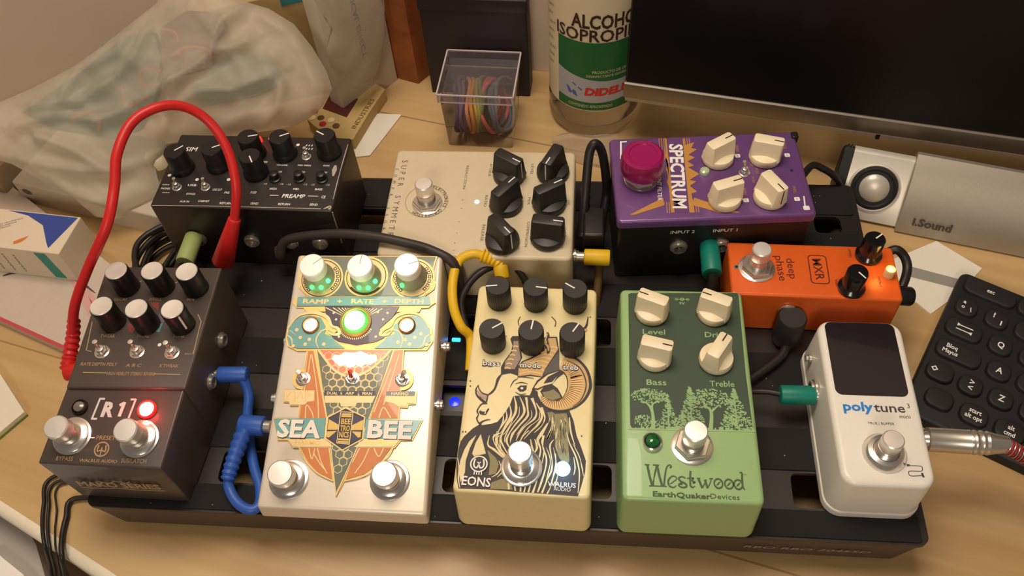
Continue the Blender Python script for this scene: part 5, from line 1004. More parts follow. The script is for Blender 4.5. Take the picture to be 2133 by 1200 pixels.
b = MB(); b.lathe([(.34, -.25), (.4, .0), (.42, .12), (.6, .14), (.6, L * .52), (.62, L * .53), (.53, L * .55), (.62, L * .58), (.62, L * .6), (.53, L * .63), (.62, L * .66), (.62, L * .68), (.54, L * .71), (.6, L * .74), (.5, L * .85), (.4, L), (.2, L)], NICKEL, p0 - O, 36, d); b.build('plug', t)
cp = [p1 - d * .2, Vector((47.14,4.16,4.7)), Vector((48.57,3.66,4)), Vector((51.94,2.93,1.6)), Vector((54.94,1.99,0.5))]
BRAID = mat('black_braid', (36, 26, 26), .6, var=.4, scale=120)
b = MB(); b.tube([q - O for q in cp], .34, BRAID, 14, 8); b.build('cable', t)
P = spline(cp, 40); hel = []
for i in range(0, 60):
    T = (P[i + 1] - P[i]).normalized(); u = T.orthogonal().normalized(); v = T.cross(u); a = i * .9
    hel.append(P[i] + (u * cos(a) + v * sin(a)) * .35 - O)
b = MB(); b.tube(hel, .06, mat('red_braid_thread', (150, 30, 34), .5), 8, 2); b.build('red_thread', t)
P2 = [P[i] + ((P[i + 1] - P[i]).normalized().orthogonal().normalized() * cos(i * .9 + pi) + (P[i + 1] - P[i]).normalized().cross((P[i + 1] - P[i]).normalized().orthogonal().normalized()) * sin(i * .9 + pi)) * .36 - O for i in range(0, 60)]
b = MB(); b.tube(P2, .035, NICKEL, 8, 2); b.build('silver_thread', t)
for lb, pts, r in (('outermost thick black cable hanging over the desk edge at bottom left', [(2.0, 4.6, .2), (.0, 4.5, .2), (-2.4, 3.6, .2), (-4.44,2.51,0.2), (-4.16,1.1,0.2), (-3.85,0.14,0.22), (-3.39,-0.77,0.3), (-3.14,-1.32,0.1), (-3.4,-1.68,-1.2), (-3.92,-2.15,-3.4)], .11),
                   ('second thick black cable hanging over the desk edge, just right of the outermost', [(2.0, 3.9, .2), (.0, 3.8, .2), (-1.8, 3.2, .2), (-4.07,2.3,0.2), (-3.81,0.97,0.2), (-3.5,0.02,0.22), (-3.04,-0.91,0.3), (-2.76,-1.51,0.1), (-3.05,-1.88,-1.2), (-3.57,-2.32,-3.4)], .09),
                   ('thinnest black cable hanging over the desk edge between the thick ones', [(2.0, 3.2, .15), (.0, 3.1, .15), (-1.4, 2.7, .15), (-3.73,2.22,0.15), (-3.29,0.74,0.15), (-3,-0.21,0.16), (-2.61,-1.08,0.25), (-2.33,-1.7,0.1), (-2.69,-2.02,-1.2), (-3.2,-2.47,-3.4)], .055),
                   ('innermost black cable leaving the board corner and hanging over the desk edge', [(2.6, 2.6, .25), (1.0, 2.3, .25), (-.1, 1.7, .25), (-2.56,1.43,0.25), (-2.55,0.38,0.25), (-2.41,-0.54,0.25), (-2.12,-1.34,0.32), (-1.96,-1.89,0.1), (-2.31,-2.21,-1.2), (-2.81,-2.66,-3.4)], .15)):
    e = pts[-1]; pts = pts + [(e[0], e[1] - .1, -8), (e[0], e[1], -20)]
    b = MB(); b.tube(pts, r, CABLE, 12, 8); tag(b.build('hanging_cable'), lb, 'cable', 'cables hanging over the desk edge')
t = thing('lead', 'added coil of black lead filling the shade left of the board between the medicine box and the preamp', 'cable', (-1.75, 17.6, .1)); O = Vector((-1.75, 17.6, .1))  # added coil, darkens the shaded area left of the board
t['label'] = 'added coil of black lead filling the shade between the medicine box and the preamp'
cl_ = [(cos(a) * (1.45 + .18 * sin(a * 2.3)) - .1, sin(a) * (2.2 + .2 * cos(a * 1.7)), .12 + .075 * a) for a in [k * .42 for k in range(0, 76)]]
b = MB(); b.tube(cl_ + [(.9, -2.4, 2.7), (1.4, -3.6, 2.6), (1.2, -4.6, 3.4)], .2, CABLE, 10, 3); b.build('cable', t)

# ================================================================ things around the board
AX = Vector((cos(TH), sin(TH), 0)); BX = Vector((-sin(TH), cos(TH), 0)); S0 = Vector((43.07, 22.67, 0))
# ---- monitor
ALUM = mat('brushed_aluminium', (150, 140, 126), .42, .85, var=.06, scale=30, stretch=(.1, 1, 1)); LIP = mat('lit_aluminium', (190, 178, 158), .45, .4); SCRN = mat('dark_glossy_screen', (10, 9, 10), .38, 0, var=.02, spec=.5)
mo = S0 + AX * -16.55 + BX * 3.35
t = thing('monitor', 'large dark screen with brushed silver lower bar', 'monitor', mo, rad(-11.6))
TM = Matrix.Rotation(rad(-3), 4, 'X')
b = MB(); b.M = TM; b.rbox(26, .28, 52, .56, 5.52, 35, .2, .15, BLACK); b.rbox(30, 1.2, 34, 1.8, 8, 31, .6, .5, BLACK); b.build('housing', t)
b = MB(); b.M = TM; b.box(.15, 51.85, -.04, 0.02, 5.55, 34.7, SCRN); b.build('screen', t)
b = MB(); b.M = TM; b.loft([[(x, -.12, 4.3), (x, -.2, 4.42), (x, -.2, 5.46), (x, -.1, 5.55), (x, .56, 5.55), (x, .56, 4.3)] for x in (0, 52)], ALUM); b.build('lower_bar', t)
b = MB(); b.M = TM; b.loft([[(x, .02, 4.3), (x, -.08, 4.22), (x, .15, 3.8), (x, .5, 3.7), (x, .56, 4.3)] for x in (.1, 51.9)], LIP)  # aluminium made paler, light on the underside is in the colour
b.box(16.6, 16.85, -.08, .2, 3.82, 4.22, BLACK); b.build('lower_lip', t)
b = MB(); b.rbox(33, 2.5, 5, .6, .3, 16, .2, .1, ALUM); b.rbox(33, 2.4, 10, 3.4, 0, .4, .5, .1, ALUM); b.build('stand', t)
# ---- sound bar
SIL = mat('silver_painted_plastic', (206, 198, 184), .38, .35, var=.04); MESHM = mat('perforated_silver_grille', (176, 166, 150), .48, .6, var=.22, scale=300, bump=.25)
SB = S0 + BX * .45
t = thing('sound_bar', 'silver speaker bar lying in front of the monitor', 'speaker', SB, TH)
cap = [(0, .25), (.1, .1), (.5, 0), (2.9, 0), (3.0, .3), (3.0, 3.6), (2.85, 3.9), (2.6, 3.95), (2.3, 3.8)]
def prof(x, pr): return [(x, y, z) for y, z in pr]
b = MB(); b.loft([prof(x, cap) for x in (-1.1, 2.6)], SIL); b.build('end_housing', t)
bulge = [(-.25, .3), (-.3, .15), (0, 0), (2.9, 0), (3.0, .3), (3.0, 4.0), (2.85, 4.35), (2.5, 4.45), (1.9, 4.15), (1.2, 3.45), (.5, 2.45), (0, 1.45), (-.2, .7)]
b = MB(); b.loft([prof(x, bulge) for x in (2.6, 2.7, 24)], MESHM); b.build('grille', t)
b = MB(); sm = [(y * .92 + .25, z * .97) for y, z in cap]; b.loft([prof(-1.8, [(y * .8 + .7, z * .85 + .1) for y, z in cap]), prof(-1.7, sm), prof(-1.1, sm)], SOFTBLACK)
for x in (-1.3, -1.5): b.loft([prof(x - .04, [(y * 1.03, z * 1.02) for y, z in sm]), prof(x + .04, [(y * 1.03, z * 1.02) for y, z in sm])], SOFTBLACK)
b.build('end_cap', t)
fn = Vector((0, -3.55, 2.3)).normalized(); fu = Vector((0, 2.3, 3.55)).normalized(); fc = Vector((.68, 1.2, 2.1))
DM = Matrix(((1, 0, 0, fc.x), (0, fu.y, fn.y, fc.y), (0, fu.z, fn.z, fc.z), (0, 0, 0, 1)))
b = MB(); b.M = DM; b.lathe([(1.62, -.05), (1.6, .1), (1.5, .12), (1.42, .02)], SIL, n=44); b.build('driver_trim', t)
b = MB(); b.M = DM; b.lathe([(1.44, .05), (1.25, .1), (1.0, -.02), (.9, .02)], SOFTBLACK, n=44); dr = b.build('driver', t)
b = MB(); b.M = DM; b.lathe([(.95, .02), (.88, .12), (.6, .26), (.3, .33), (.01, .35)], SIL, n=40); b.build('dome', dr)
b = MB(); fn2 = Vector((0, -1.1, .25)).normalized(); fu2 = Vector((0, .25, 1.1)).normalized()
b.M = Matrix(((1, 0, 0, 4.6), (0, fu2.y, fn2.y, -.1), (0, fu2.z, fn2.z, 1.22), (0, 0, 0, 1))); b.text('i.Sound', 0, 0, .58, .09, mat('dark_speaker_print', (78, 70, 60), .6), width=2.35, bold=.035); b.build('lettering', t)
# ---- keyboard
KB = mat('black_keyboard_rubber', (24, 23, 24), .55, var=.08); KEY = mat('charcoal_key', (30, 28, 29), .6, var=.06)
KA = rad(-29.5); KO = Vector((48.89, 18.57, 0))
t = thing('keyboard', 'black compact keyboard lying askew at the right', 'keyboard', KO, KA)
b = MB(); b.rbox(13, -5.65, 26, 11.3, 0, .75, .5, .2, KB); b.build('base', t)
rows_ = [(.95, [(.35, 3.1, 'esc'), (3.45, 1.4, ''), (5.1, 1.4, ''), (6.75, 1.4, '')]), (2.75, [(.35, 1.35, 'a\\'), (2.05, 1.4, '!1'), (3.75, 1.4, '"2'), (5.45, 1.4, '3'), (7.1, 1.4, '4')]), (4.45, [(.3, 2.15, 'tab'), (2.75, 1.4, 'Q'), (4.45, 1.4, 'W'), (6.1, 1.4, 'E')]),
         (6.2, [(.3, 2.6, 'Bloq\nMayus'), (3.15, 1.4, 'A'), (4.8, 1.4, 'S'), (6.5, 1.4, 'D')]), (7.95, [(.3, 1.6, 'shift'), (2.1, 1.4, '>\n<'), (3.75, 1.4, 'Z'), (5.4, 1.4, 'X'), (7.05, 1.4, 'C')]), (9.7, [(.8, 1.6, ''), (2.7, 1.6, 'start\nalt opt'), (4.55, 1.7, 'alt\ncmd'), (6.6, 5.5, '')])]
FLIP = {}
for v, ks in rows_:
    for u0, wk, s_ in ks:
        k = MB(); k.rbox(u0 + wk / 2, -v, wk, 1.42, .7, 1.0, .55, .12, KEY, taper=.06); ko = k.build('key', t)
        if not s_: continue
        k = MB(); c = (u0 + wk / 2, -v)
        if s_ == 'tab':
            for dv, sg_ in ((.16, 1), (-.16, -1)): k.ribbon([(c[0] - .45, c[1] + dv), (c[0] + .45, c[1] + dv)], .07, 1.006, WHITEINK, sub=1); k.poly([(c[0] - sg_ * .45, c[1] + dv - .12), (c[0] - sg_ * .45, c[1] + dv + .12), (c[0] - sg_ * .2, c[1] + dv)], 1.007, WHITEINK)
        elif s_ == 'shift': k.poly([(c[0] - .35, c[1] + .2), (c[0] - .55, c[1]), (c[0] - .35, c[1] - .2), (c[0] - .15, c[1])], 1.006, WHITEINK); k.poly([(c[0] - .35, c[1] + .1), (c[0] - .45, c[1]), (c[0] - .35, c[1] - .1), (c[0] - .25, c[1])], 1.009, KEY)
        elif s_ == 'a\\': k.text('a', c[0] - .2, c[1] + .28, .26, 1.006, WHITEINK, bold=.03); k.text('o', c[0] - .2, c[1] - .1, .26, 1.006, WHITEINK, bold=.03); k.text('\\', c[0] + .25, c[1] - .15, .32, 1.006, WHITEINK, bold=.02)
        elif s_ == '!1': k.text('!', c[0] - .2, c[1] + .2, .36, 1.006, WHITEINK, bold=.03); k.text('1', c[0] + .28, c[1] - .2, .34, 1.006, WHITEINK, bold=.03)
        else:
            L_ = s_.split('\n')
            for i_, ln in enumerate(L_): k.text(ln, c[0] - (.45 if s_.startswith('Bloq') else 0), c[1] + (len(L_) - 1) * .19 - i_ * .4, .3 if len(ln) > 1 else .42, 1.006, WHITEINK, bold=.02, sx=.85)
        k.build('legend', ko)
# ---- papers at the right
PAPER = mat('white_paper', (232, 224, 208), .8, var=.02); BANDG = mat('grey_band', (150, 144, 134), .7)
b = MB(); b.poly([(44.844,19.719),(48.165,21.461),(50.489,19.306),(48.749,17.389),(46.623,15.702),(44.57,18.187)], .06, PAPER, t=.06); b.poly([(45.688,19.473),(49.102,18.324),(48.74,17.609),(45.529,18.63)], .065, BANDG)  # darker grey band across the sheet
tag(b.build('paper_sheet'), 'white paper sheet with a grey band half under the black keyboard', 'paper')
# ---- bottle
LBL = mat('bottle_label_white', (226, 208, 172), .5, var=.02); LGRN = mat('label_green', (34, 104, 52), .45, var=.05); LBRN = mat('label_dark_print', (64, 40, 30), .5); LGREY = mat('label_grey_band', (178, 176, 178), .45); LRED = mat('label_red', (206, 56, 50), .45); LBLU = mat('label_blue', (72, 104, 172), .45)
BO = Vector((25.95, 33.8, 0)); BR = 3.3
t = thing('bottle', 'clear alcohol bottle with white and green label beside the monitor', 'bottle', BO)
BOT = bpy.data.materials.new('clear_bottle_plastic'); BOT.use_nodes = True; _b = BOT.node_tree.nodes['Principled BSDF']; _b.inputs['Transmission Weight'].default_value = 1; _b.inputs['Roughness'].default_value = .06; _b.inputs['IOR'].default_value = 1.2; _b.inputs['Base Color'].default_value = (.93, .92, .88, 1)
b = MB(); b.lathe([(2.2, .25), (2.9, 0), (3.2, .2), (3.3, .5), (3.32, .9), (3.2, 1.1), (3.32, 1.3), (3.32, 2.5), (3.26, 2.7), (3.26, 15.5), (3.1, 16.5), (2.2, 18.6), (1.4, 19.4), (1.3, 20.2), (.01, 20.2)], BOT, n=56); b.build('shell', t)
b = MB(); b.lathe([(1.5, 20.1), (1.55, 20.3), (1.55, 21.8), (1.4, 22), (.01, 22)], WHITEINK, n=32); b.build('cap', t)
def wrap(b, r, m0):
    for i in range(m0, len(b.v)):
        p = b.v[i]; a = p.x / BR - pi / 2; rr = r + p.z; b.v[i] = Vector((rr * cos(a), rr * sin(a), p.y))
def cyl(b, s0, s1, y0, y1, z, m, n=20, f0=None, f1=None):
    vs = []
    for i in range(n + 1):
        f = i / n; s_ = s0 + (s1 - s0) * f; vs.append((s_, y0 if not f0 else f0(f), z)); vs.append((s_, y1 if not f1 else f1(f), z))
    b.add(vs, [[2 * i, 2 * i + 2, 2 * i + 3, 2 * i + 1] for i in range(n)], m)
b = MB(); C0_ = -.35
LZ = len(b.v); cyl(b, -BR * pi, BR * pi, 2.95, 15.2, .0, LBL, 64)
cyl(b, -2.83, 5.0, 5.6, 8.85, .02, LGRN, f0=lambda f: 5.85 + .45 * (1 - f) ** 2 - .35 * sin(f * 3)); cyl(b, -2.83, 5.0, 3.7, 6, .018, LGREY, f1=lambda f: 6.0 + .4 * (1 - f) ** 2 - .35 * sin(f * 3)); cyl(b, -2.83, 2.6, 3.05, 3.9, .022, LGRN, f1=lambda f: 3.9 - .15 * sin(f * 3))
b.text('ALCOHOL', .75, 10.5, 1.05, .03, LBRN, width=4.95, bold=.03); b.text('ISOPROPILICO', .95, 9.42, .95, .03, LBRN, width=7.8, bold=.02)
b.text('DIDELU', .95, 4.75, .64, .03, LRED, width=3.35, bold=.06, shear=.15)
b.poly([(-2.1, 4.95), (-1.35, 4.6), (-1.2, 4.15), (-1.9, 4.35)], .03, LBLU); b.ribbon([(-1.6, 5.3), (-.9, 4.8)], .12, .03, LBLU, sub=1)
b.text('PRODUCTO DE USO', 1.1, 6.45, .24, .03, LBL, width=2.6); b.text('DESINFECTANTE GENERAL', .9, 6.1, .2, .03, LBL, width=3.0); b.text('CONTENIDO APROXIMADO', -.3, 3.42, .26, .03, LBL, width=3.2)
for k in range(9): b.text('MODO DE EMPLEO Y PRECAUCIONES'[k:k + 18], -3.6 - .14 * (k % 3), 11.2 - k * .66, .2, .02, DKINK, rot=.25, width=.9)
b.v = [Vector((p.x, p.y - .33, p.z)) for p in b.v]; wrap(b, 3.29, 0); b.build('label', t)
# ---- clear cube with hair ties
CLEAR = glassy('clear_acrylic', (224, 212, 214), .07, .04, ior=1.3)
CU = Vector((17.9, 31.7, 0)); CYW = rad(-3)
t = thing('clear_box', 'clear plastic cube with lid full of coloured bands', 'box', CU, CYW)
b = MB(); b.rbox(0, 0, 4.7, 4.3, .02, 4.28, .15, .05, CLEAR, taper=-.18); b.build('body', t)
b = MB(); b.rbox(0, 0, 5.3, 4.75, 4.3, 5.0, .15, .06, CLEAR)
for y in (-2.37, 2.37): b.box(-2.65, 2.65, y - .05, y + .05, 4.92, 5.02, mat('clear_edge', (196, 180, 178), .2))
for x in (-2.65, 2.65): b.box(x - .05, x + .05, -2.37, 2.37, 4.92, 5.02, MATS['clear_edge'])
for x in (-2.6, 2.6): b.box(x - .05, x + .05, -2.4, -2.3, 4.3, 4.95, MATS['clear_edge'])
b.box(-2.65, 2.65, -2.4, -2.32, 4.28, 4.36, MATS['clear_edge']); b.build('lid', t)
for i, (nm, c, lean) in enumerate((('dark purple', (92, 70, 104), .05), ('dusty purple', (112, 88, 124), .02), ('mauve', (124, 98, 122), -.05), ('peach', (224, 150, 104), .12), ('orange', (222, 148, 66), .16), ('yellow', (206, 178, 78), .1), ('lime green', (160, 160, 80), .04), ('pale green', (132, 140, 92), -.05), ('olive green', (110, 118, 72), -.12), ('coral pink', (216, 96, 92), -.45), ('salmon pink', (226, 108, 104), -.55), ('slate grey', (104, 110, 120), -.3), ('blue grey', (96, 108, 128), -.38), ('grey', (120, 124, 126), -.42))):
    m = mat('band_%s' % nm.replace(' ', '_'), c, .8, var=.35, scale=90, bump=.3)
    b = MB(); r = 1.84 + .1 * sin(i * 2.1); n = 36
    b.tube([(.12 * sin(3 * a + i), r * .95 * cos(a), r * sin(a)) for a in [2 * pi * k / n for k in range(n + 1)]], .14, m, 10, 1, caps=False)
    o = b.build('hair_tie'); x = -1.75 + i * .26
    o.location = (CU + Vector((x, -.05 + (.1 if i % 2 else -.1), 2.12))) * S; o.rotation_euler = (0, lean * .45, lean * .6)
    tag(o, '%s elastic hair tie standing inside the clear plastic cube' % nm, 'hair tie', 'hair ties in the clear cube')
# ---- black box, wooden block, white box, tan box
LEATH = mat('black_leatherette', (34, 27, 30), .5, var=.15, scale=80, bump=.15)
t = thing('black_box', 'upright black leatherette box behind the clear cube', 'box', (17.35, 36.1, 0), rad(-3))
b = MB(); b.rbox(0, 0, 7.6, 1.9, 0, 7.6, .1, .05, LEATH); b.build('body', t)
b = MB(); b.rbox(0, 0, 7.75, 2.05, 7.6, 8.6, .1, .1, LEATH); b.build('lid', t)
ORW = wood('orange_brown_wood', (150, 84, 44), (122, 62, 30), 1.5, 1.5); 
b = MB(); b.quadbox([(12.31, 36.3, 0), (13.6, 38.15, 0), (11.6, 39.3, 0), (9.9, 37.2, 0)][::1], [(12.31, 36.3, 17), (13.6, 38.15, 17), (11.6, 39.3, 17), (9.9, 37.2, 17)], ORW, .08)
tag(b.build('wooden_block'), 'orange brown wooden block standing beside the black box', 'block')
CARD = mat('white_carton', (198, 186, 164), .7, var=.03); TXT = mat('grey_carton_print', (110, 104, 96), .7)
pb = Vector((10.6, 36.8, 0)); pd = Vector((-.585, -.811, 0)); pn = Vector((-.811, .585, 0))
PM = Matrix(((pd.x, pn.x, 0, pb.x), (pd.y, pn.y, 0, pb.y), (0, 0, 1, 0), (0, 0, 0, 1)))
t = thing('white_box', 'tall white box with vertical lettering standing behind the clear bag', 'box', pb, 0)
b = MB(); b.M = PM.copy(); b.M.translation = (0, 0, 0); b.box(0, 5.6, 0, 1.4, 0, 18, CARD, .08); b.build('carton', t)
b = MB(); b.M = Matrix(((0, -pd.x, -pn.x, 0), (0, -pd.y, -pn.y, 0), (1, 0, 0, 0), (0, 0, 0, 1))); b.text('MUSICAL EFFECT', 7.2, -2.6, .42, .02, TXT, rot=pi, width=6.5); b.build('lettering', t)
TANC = mat('tan_cardboard', (176, 150, 100), .75, var=.06); TEALP = mat('teal_print', (60, 128, 132), .6)
t = thing('cardboard_box', 'tan cardboard box with teal strip behind the white plastic bag', 'box', (2.6, 35.0, 0), rad(20))
b = MB(); b.box(-5, 3.2, -.7, .8, 0, 9.2, TANC, .1); b.build('carton', t)
b = MB(); b.box(1.2, 3.1, -.74, -.68, 8.3, 9.1, TEALP); b.build('strip', t)
# ---- tan printed pack and white card on the desk
TANP = mat('tan_printed_card', (190, 162, 104), .65, var=.08); DRED = mat('dark_red_film', (84, 34, 34), .3, coat=.5)
b = MB()
q = [(10.135,34.432),(9.363,31.943),(8.612,29.015),(6.973,29.236),(5.493,30.362),(4.804,31.063),(5.319,32.836),(6.278,34.776),(8.349,35.783)]
b.poly(q, 1.1, TANP, t=1.1); tp = b.build('snack_pack'); tag(tp, 'tan printed card pack with a dark red window on the desk', 'packet')
b = MB(); b.poly([(6.05,34.016),(8.257,33.291),(7.734,31.306),(5.739,32.211)], 1.13, DRED, t=.03); b.build('window', tp)
b = MB(); u0, u1 = [(9.528,33.836),(8.259,29.601)]; b.text('INDUSTRIES', (u0[0] + u1[0]) / 2, (u0[1] + u1[1]) / 2, .38, 1.13, mat('brown_ink', (120, 88, 44), .6), rot=math.atan2(u0[1] - u1[1], u0[0] - u1[0]), width=3.3)
for k, pq in enumerate([(5.18,31.892),(5.789,31.23),(6.635,30.985),(6.065,30.572),(7.111,30.384),(5.135,31.221)]): b.disc(pq[0], pq[1], .28, 1.13 + .002 * k, (mat('speck_red', (170, 40, 34), .5), mat('speck_brown', (96, 70, 40), .5), mat('speck_cream', (222, 200, 150), .5))[k % 3], n=9)
b.build('print', tp)
b = MB(); b.poly([(8.335,32.843),(11.498,32.725),(9.775,28.412),(8.529,28.196),(7.546,29.654)], .12, PAPER, t=.12); tag(b.build('white_card'), 'blank white card on the desk right of the tan pack', 'card')
# ---- left side stack
MEDW = mat('medicine_carton_white', (214, 198, 172), .6, var=.03)
bz = rad(-6); mo_ = Vector((-7.55, 16.15, .62))
t = thing('medicine_box', 'white medicine box with blue corner and teal stripe on the papers', 'box', mo_, bz)
b = MB(); b.box(-13, 0, 0, 3.1, 0, 2.85, MEDW, .06); b.build('carton', t)
b = MB(); b.M = Matrix.Translation((0, 0, 2.86)); z = .0
b.poly([(-.15, 3.0), (-5.2, 3.0), (-3.6, 2.75), (-2.2, 2.1), (-1.2, .7), (-.9, .35)], z, mat('ultramarine_ink', (52, 72, 146), .5))
b.ribbon([(-3.4, .45), (-3.0, .75), (-2.7, 1.1)], [.25, .3, .03], z + .004, mat('orange_ink', (206, 118, 56), .5)); 
for k in range(3): b.text('comprimidos recubiertos', -5.0 - k * .25, 1.9 - k * .35, .16, z, TXT, rot=.5, width=2.6)
b.build('top_print', t)
b = MB(); b.M = Matrix.Translation((0, -.012, 0)) @ Matrix.Rotation(pi / 2, 4, 'X'); b.poly([(-1.55, .15), (-.75, .15), (-1.05, 2.7), (-1.85, 2.7)], 0, mat('teal_stripe_ink', (44, 140, 122), .5))
for k in range(3): b.text('tabletas', -3.6 - k * .8, 1.3, .18, 0, TXT, rot=pi / 2, width=1.8)
b.build('front_print', t)
PINK = mat('pink_red_print', (186, 72, 74), .6); PINKL = mat('pale_pink_print', (206, 156, 150), .6)
t = thing('magazine', 'white magazine with red edges under the medicine box', 'magazine', (-5.6, 10.5, 0), rad(-21.6))
b = MB(); b.poly([(0, 0), (0, 3.2), (-2.6, 6.4), (-20, 10.5), (-20, 0)], .6, mat('magazine_cover', (196, 178, 162), .6), t=.6); b.build('pages', t)
b = MB(); b.ribbon([(-.0, .12), (-20, .12)], .24, .605, PINK, sub=1); b.poly([(-.15, 2.0), (-.15, 3.0), (-4.5, 5.2), (-7, 5.6)], .606, PINKL); b.poly([(-.1, 2.2), (-.1, 2.75), (-2.4, 3.8)], .61, PINK)
b.ribbon([(-2.2, 4.2), (-5, 4.6), (-8, 3.6), (-9, 2.8)], [.05, .3, .3, .1], .612, mat('charcoal_curve', (70, 62, 60), .6)); b.build('cover_print', t)
b = MB(); b.poly([(0, 0), (-2.6, 2.5), (-14, 12), (-24, 4), (-6, -9)], .45, mat('notepad_paper', (224, 214, 190), .7, var=.02), t=.45)
b.M = Matrix.Identity(4); o = b.build('notepad'); o.location = Vector((-7.45, 6.6, 0)) * S; tag(o, 'white notepad with green edge at the left side of the desk', 'notepad')
b = MB(); b.poly([(.05, -.04), (-6, -9.1), (-6.1, -8.95), (-.05, .05)], .2, mat('green_edge', (122, 134, 66), .6), t=.2); b.build('green_edge', o)
t = thing('white_carton', 'low whitish carton lying under the front of the plastic bag', 'box', (-14.6, 23.5, 0), TH)
b = MB(); b.box(0, 13.5, 0, 6.5, 0, 2.1, mat('whitish_carton', (186, 172, 150), .6, var=.04), .15); b.build('carton', t)
b = MB(); b.M = Matrix.Rotation(pi / 2, 4, 'X'); b.disc(.9, 1.3, .4, .01, mat('dark_spot_print', (92, 84, 84), .6), sq=.7); b.build('spot', t)
t = thing('beige_box', 'beige box at the far left beside the white carton', 'box', (-15.4, 23.9, 0), TH)
b = MB(); b.box(-14, -.3, -.3, 7, 0, 2.6, mat('beige_board', (150, 128, 100), .75, var=.05), .12); b.build('carton', t)
b = MB(); b.lathe([(.55, 0), (.75, .2), (.8, .8), (.65, 1.05), (.01, 1.1)], mat('ivory_plastic', (222, 206, 172), .5), (-3.7,24.45,2.95), 24); o = b.build('round_cap'); tag(o, 'ivory round cap peeking out left of the black preamp', 'cap')
# ---- white plastic bag: crumpled film round a few packages
def inflate(name, outline, pl, hf, hb, m, R=4.5, amp=.5, seed=0, step=.55, folds=1.0, creases=()):
    """pillow of film over an outline lying in plane pl = (point, ex, ey); hf / hb = bulge to the front and to the back"""
    o, ex, ey = [Vector(v) for v in pl]; ez = ex.cross(ey).normalized()
    xs = [p[0] for p in outline]; ys = [p[1] for p in outline]; nx = int((max(xs) - min(xs)) / step) + 2; ny = int((max(ys) - min(ys)) / step) + 2
    def dist(x, y):
        d = 1e9
        for i in range(len(outline)):
            a = Vector(outline[i - 1]); c = Vector(outline[i]); e = c - a; f = max(0, min(1, (Vector((x, y)) - a).dot(e) / e.length_squared)); d = min(d, (a + e * f - Vector((x, y))).length)
        return d
    bm = bmesh.new(); inner = []
    for i in range(nx):
        for j in range(ny):
            x = min(xs) + i * step + (step / 2 if j % 2 else 0); y = min(ys) + j * step
            if inside(x, y, outline):
                d = dist(x, y)
                if d > step * .55: inner.append((x, y, d))
    rim = []
    for i in range(len(outline)):
        a = Vector(outline[i - 1]); c = Vector(outline[i]); n = max(1, int((c - a).length / step))
        rim += [(a + (c - a) * k / n) for k in range(n)]
    from mathutils.geometry import delaunay_2d_cdt
    pts = [Vector((p.x, p.y)) for p in rim] + [Vector((p[0], p[1])) for p in inner]; nr = len(rim)
    V, E_, Fc, *_ = delaunay_2d_cdt(pts, [(i, (i + 1) % nr) for i in range(nr)], [], 1, 1e-4)
    D = [dist(v.x, v.y) for v in V]
    vs = []; fs = []
    for side, h in ((1, hf), (-1, hb)):
        for v, d in zip(V, D):
            q = min(1, d / R); k = math.sqrt(max(0, 1 - (1 - q) ** 2)); p = Vector((v.x * .16, v.y * .16, seed + side))
            w_ = noise.noise(p) * 1.0; wx = v.x + 1.4 * noise.noise(Vector((v.x * .2, v.y * .2, seed + 20))); wy = v.y + 1.4 * noise.noise(Vector((v.x * .2, v.y * .2, seed + 30))); ua, va = wx * .83 + wy * .56, wy * .83 - wx * .56; ub, vb = wx * .5 - wy * .87, wy * .5 + wx * .87; r1 = 1 - abs(noise.noise(Vector((ua * .1, va * .36, seed + 7 * side)))) * 4; r2 = 1 - abs(noise.noise(Vector((ub * .16, vb * .5, seed + 3 + side)))) * 4
            off = side * k * (h + amp * (w_ + folds * (.85 * max(-.6, r1) + .4 * max(-.6, r2))))
            if side > 0:
                for cr in creases:
                    dm = 1e9
                    for i in range(1, len(cr)):
                        a = Vector(cr[i - 1]); e = Vector(cr[i]) - a; f = max(0, min(1, (v - a).dot(e) / e.length_squared)); g = v - a - e * f; sg_ = 1 if e.x * g.y - e.y * g.x > 0 else -1
                        if g.length < abs(dm): dm = g.length * sg_
                    off += k * (.62 * math.exp(-(dm / .34) ** 2) - .3 * math.exp(-((dm + 1.0) / .6) ** 2))
            vs.append(o + ex * v.x + ey * v.y + ez * off)
    n = len(V)
    for f in Fc: fs.append(list(f)); fs.append([n + i for i in f][::-1])
    for i in range(n):
        if D[i] < 1e-3: vs[n + i] = vs[i] - ez * .02
    b = MB(); b.add(vs, fs, m); return b.build(name, sharp=180)
BAGM = glassy('milky_plastic_film', (246, 234, 214), .5, .4, .10, ior=1.2)
def plane3(a, c, d):
    a, c, d = Vector(a), Vector(c), Vector(d); ex = (c - a).normalized(); ez = ex.cross(d - a).normalized(); return a, ex, ez.cross(ex)
BAGPL = ((-8.5,22.2,2.8),(0.989,0.148,0),(-0.101,0.675,0.731))
bag_out = [(-6.423,5.583),(-4.368,6.242),(-1.984,6.992),(0.766,8.045),(3.047,9.224),(5.353,10.635),(6.925,11.525),(7.938,12.879),(10.767,12.926),(12.546,11.202),(14.189,10.569),(15.679,9.459),(16.672,7.893),(17.415,6.272),(17.64,5.061),(16.853,3.996),(15.888,3.323),(14.859,2.909),(13.053,2.758),(10.433,2.586),(7.852,2.667),(6.14,2.507),(5.068,1.158),(5.187,-0.642),(3.579,-1.803),(1.807,-2.162),(0.538,-1.909),(-0.808,-0.335),(-2.828,1.028),(-4.391,2.145),(-6.932,3.154)]
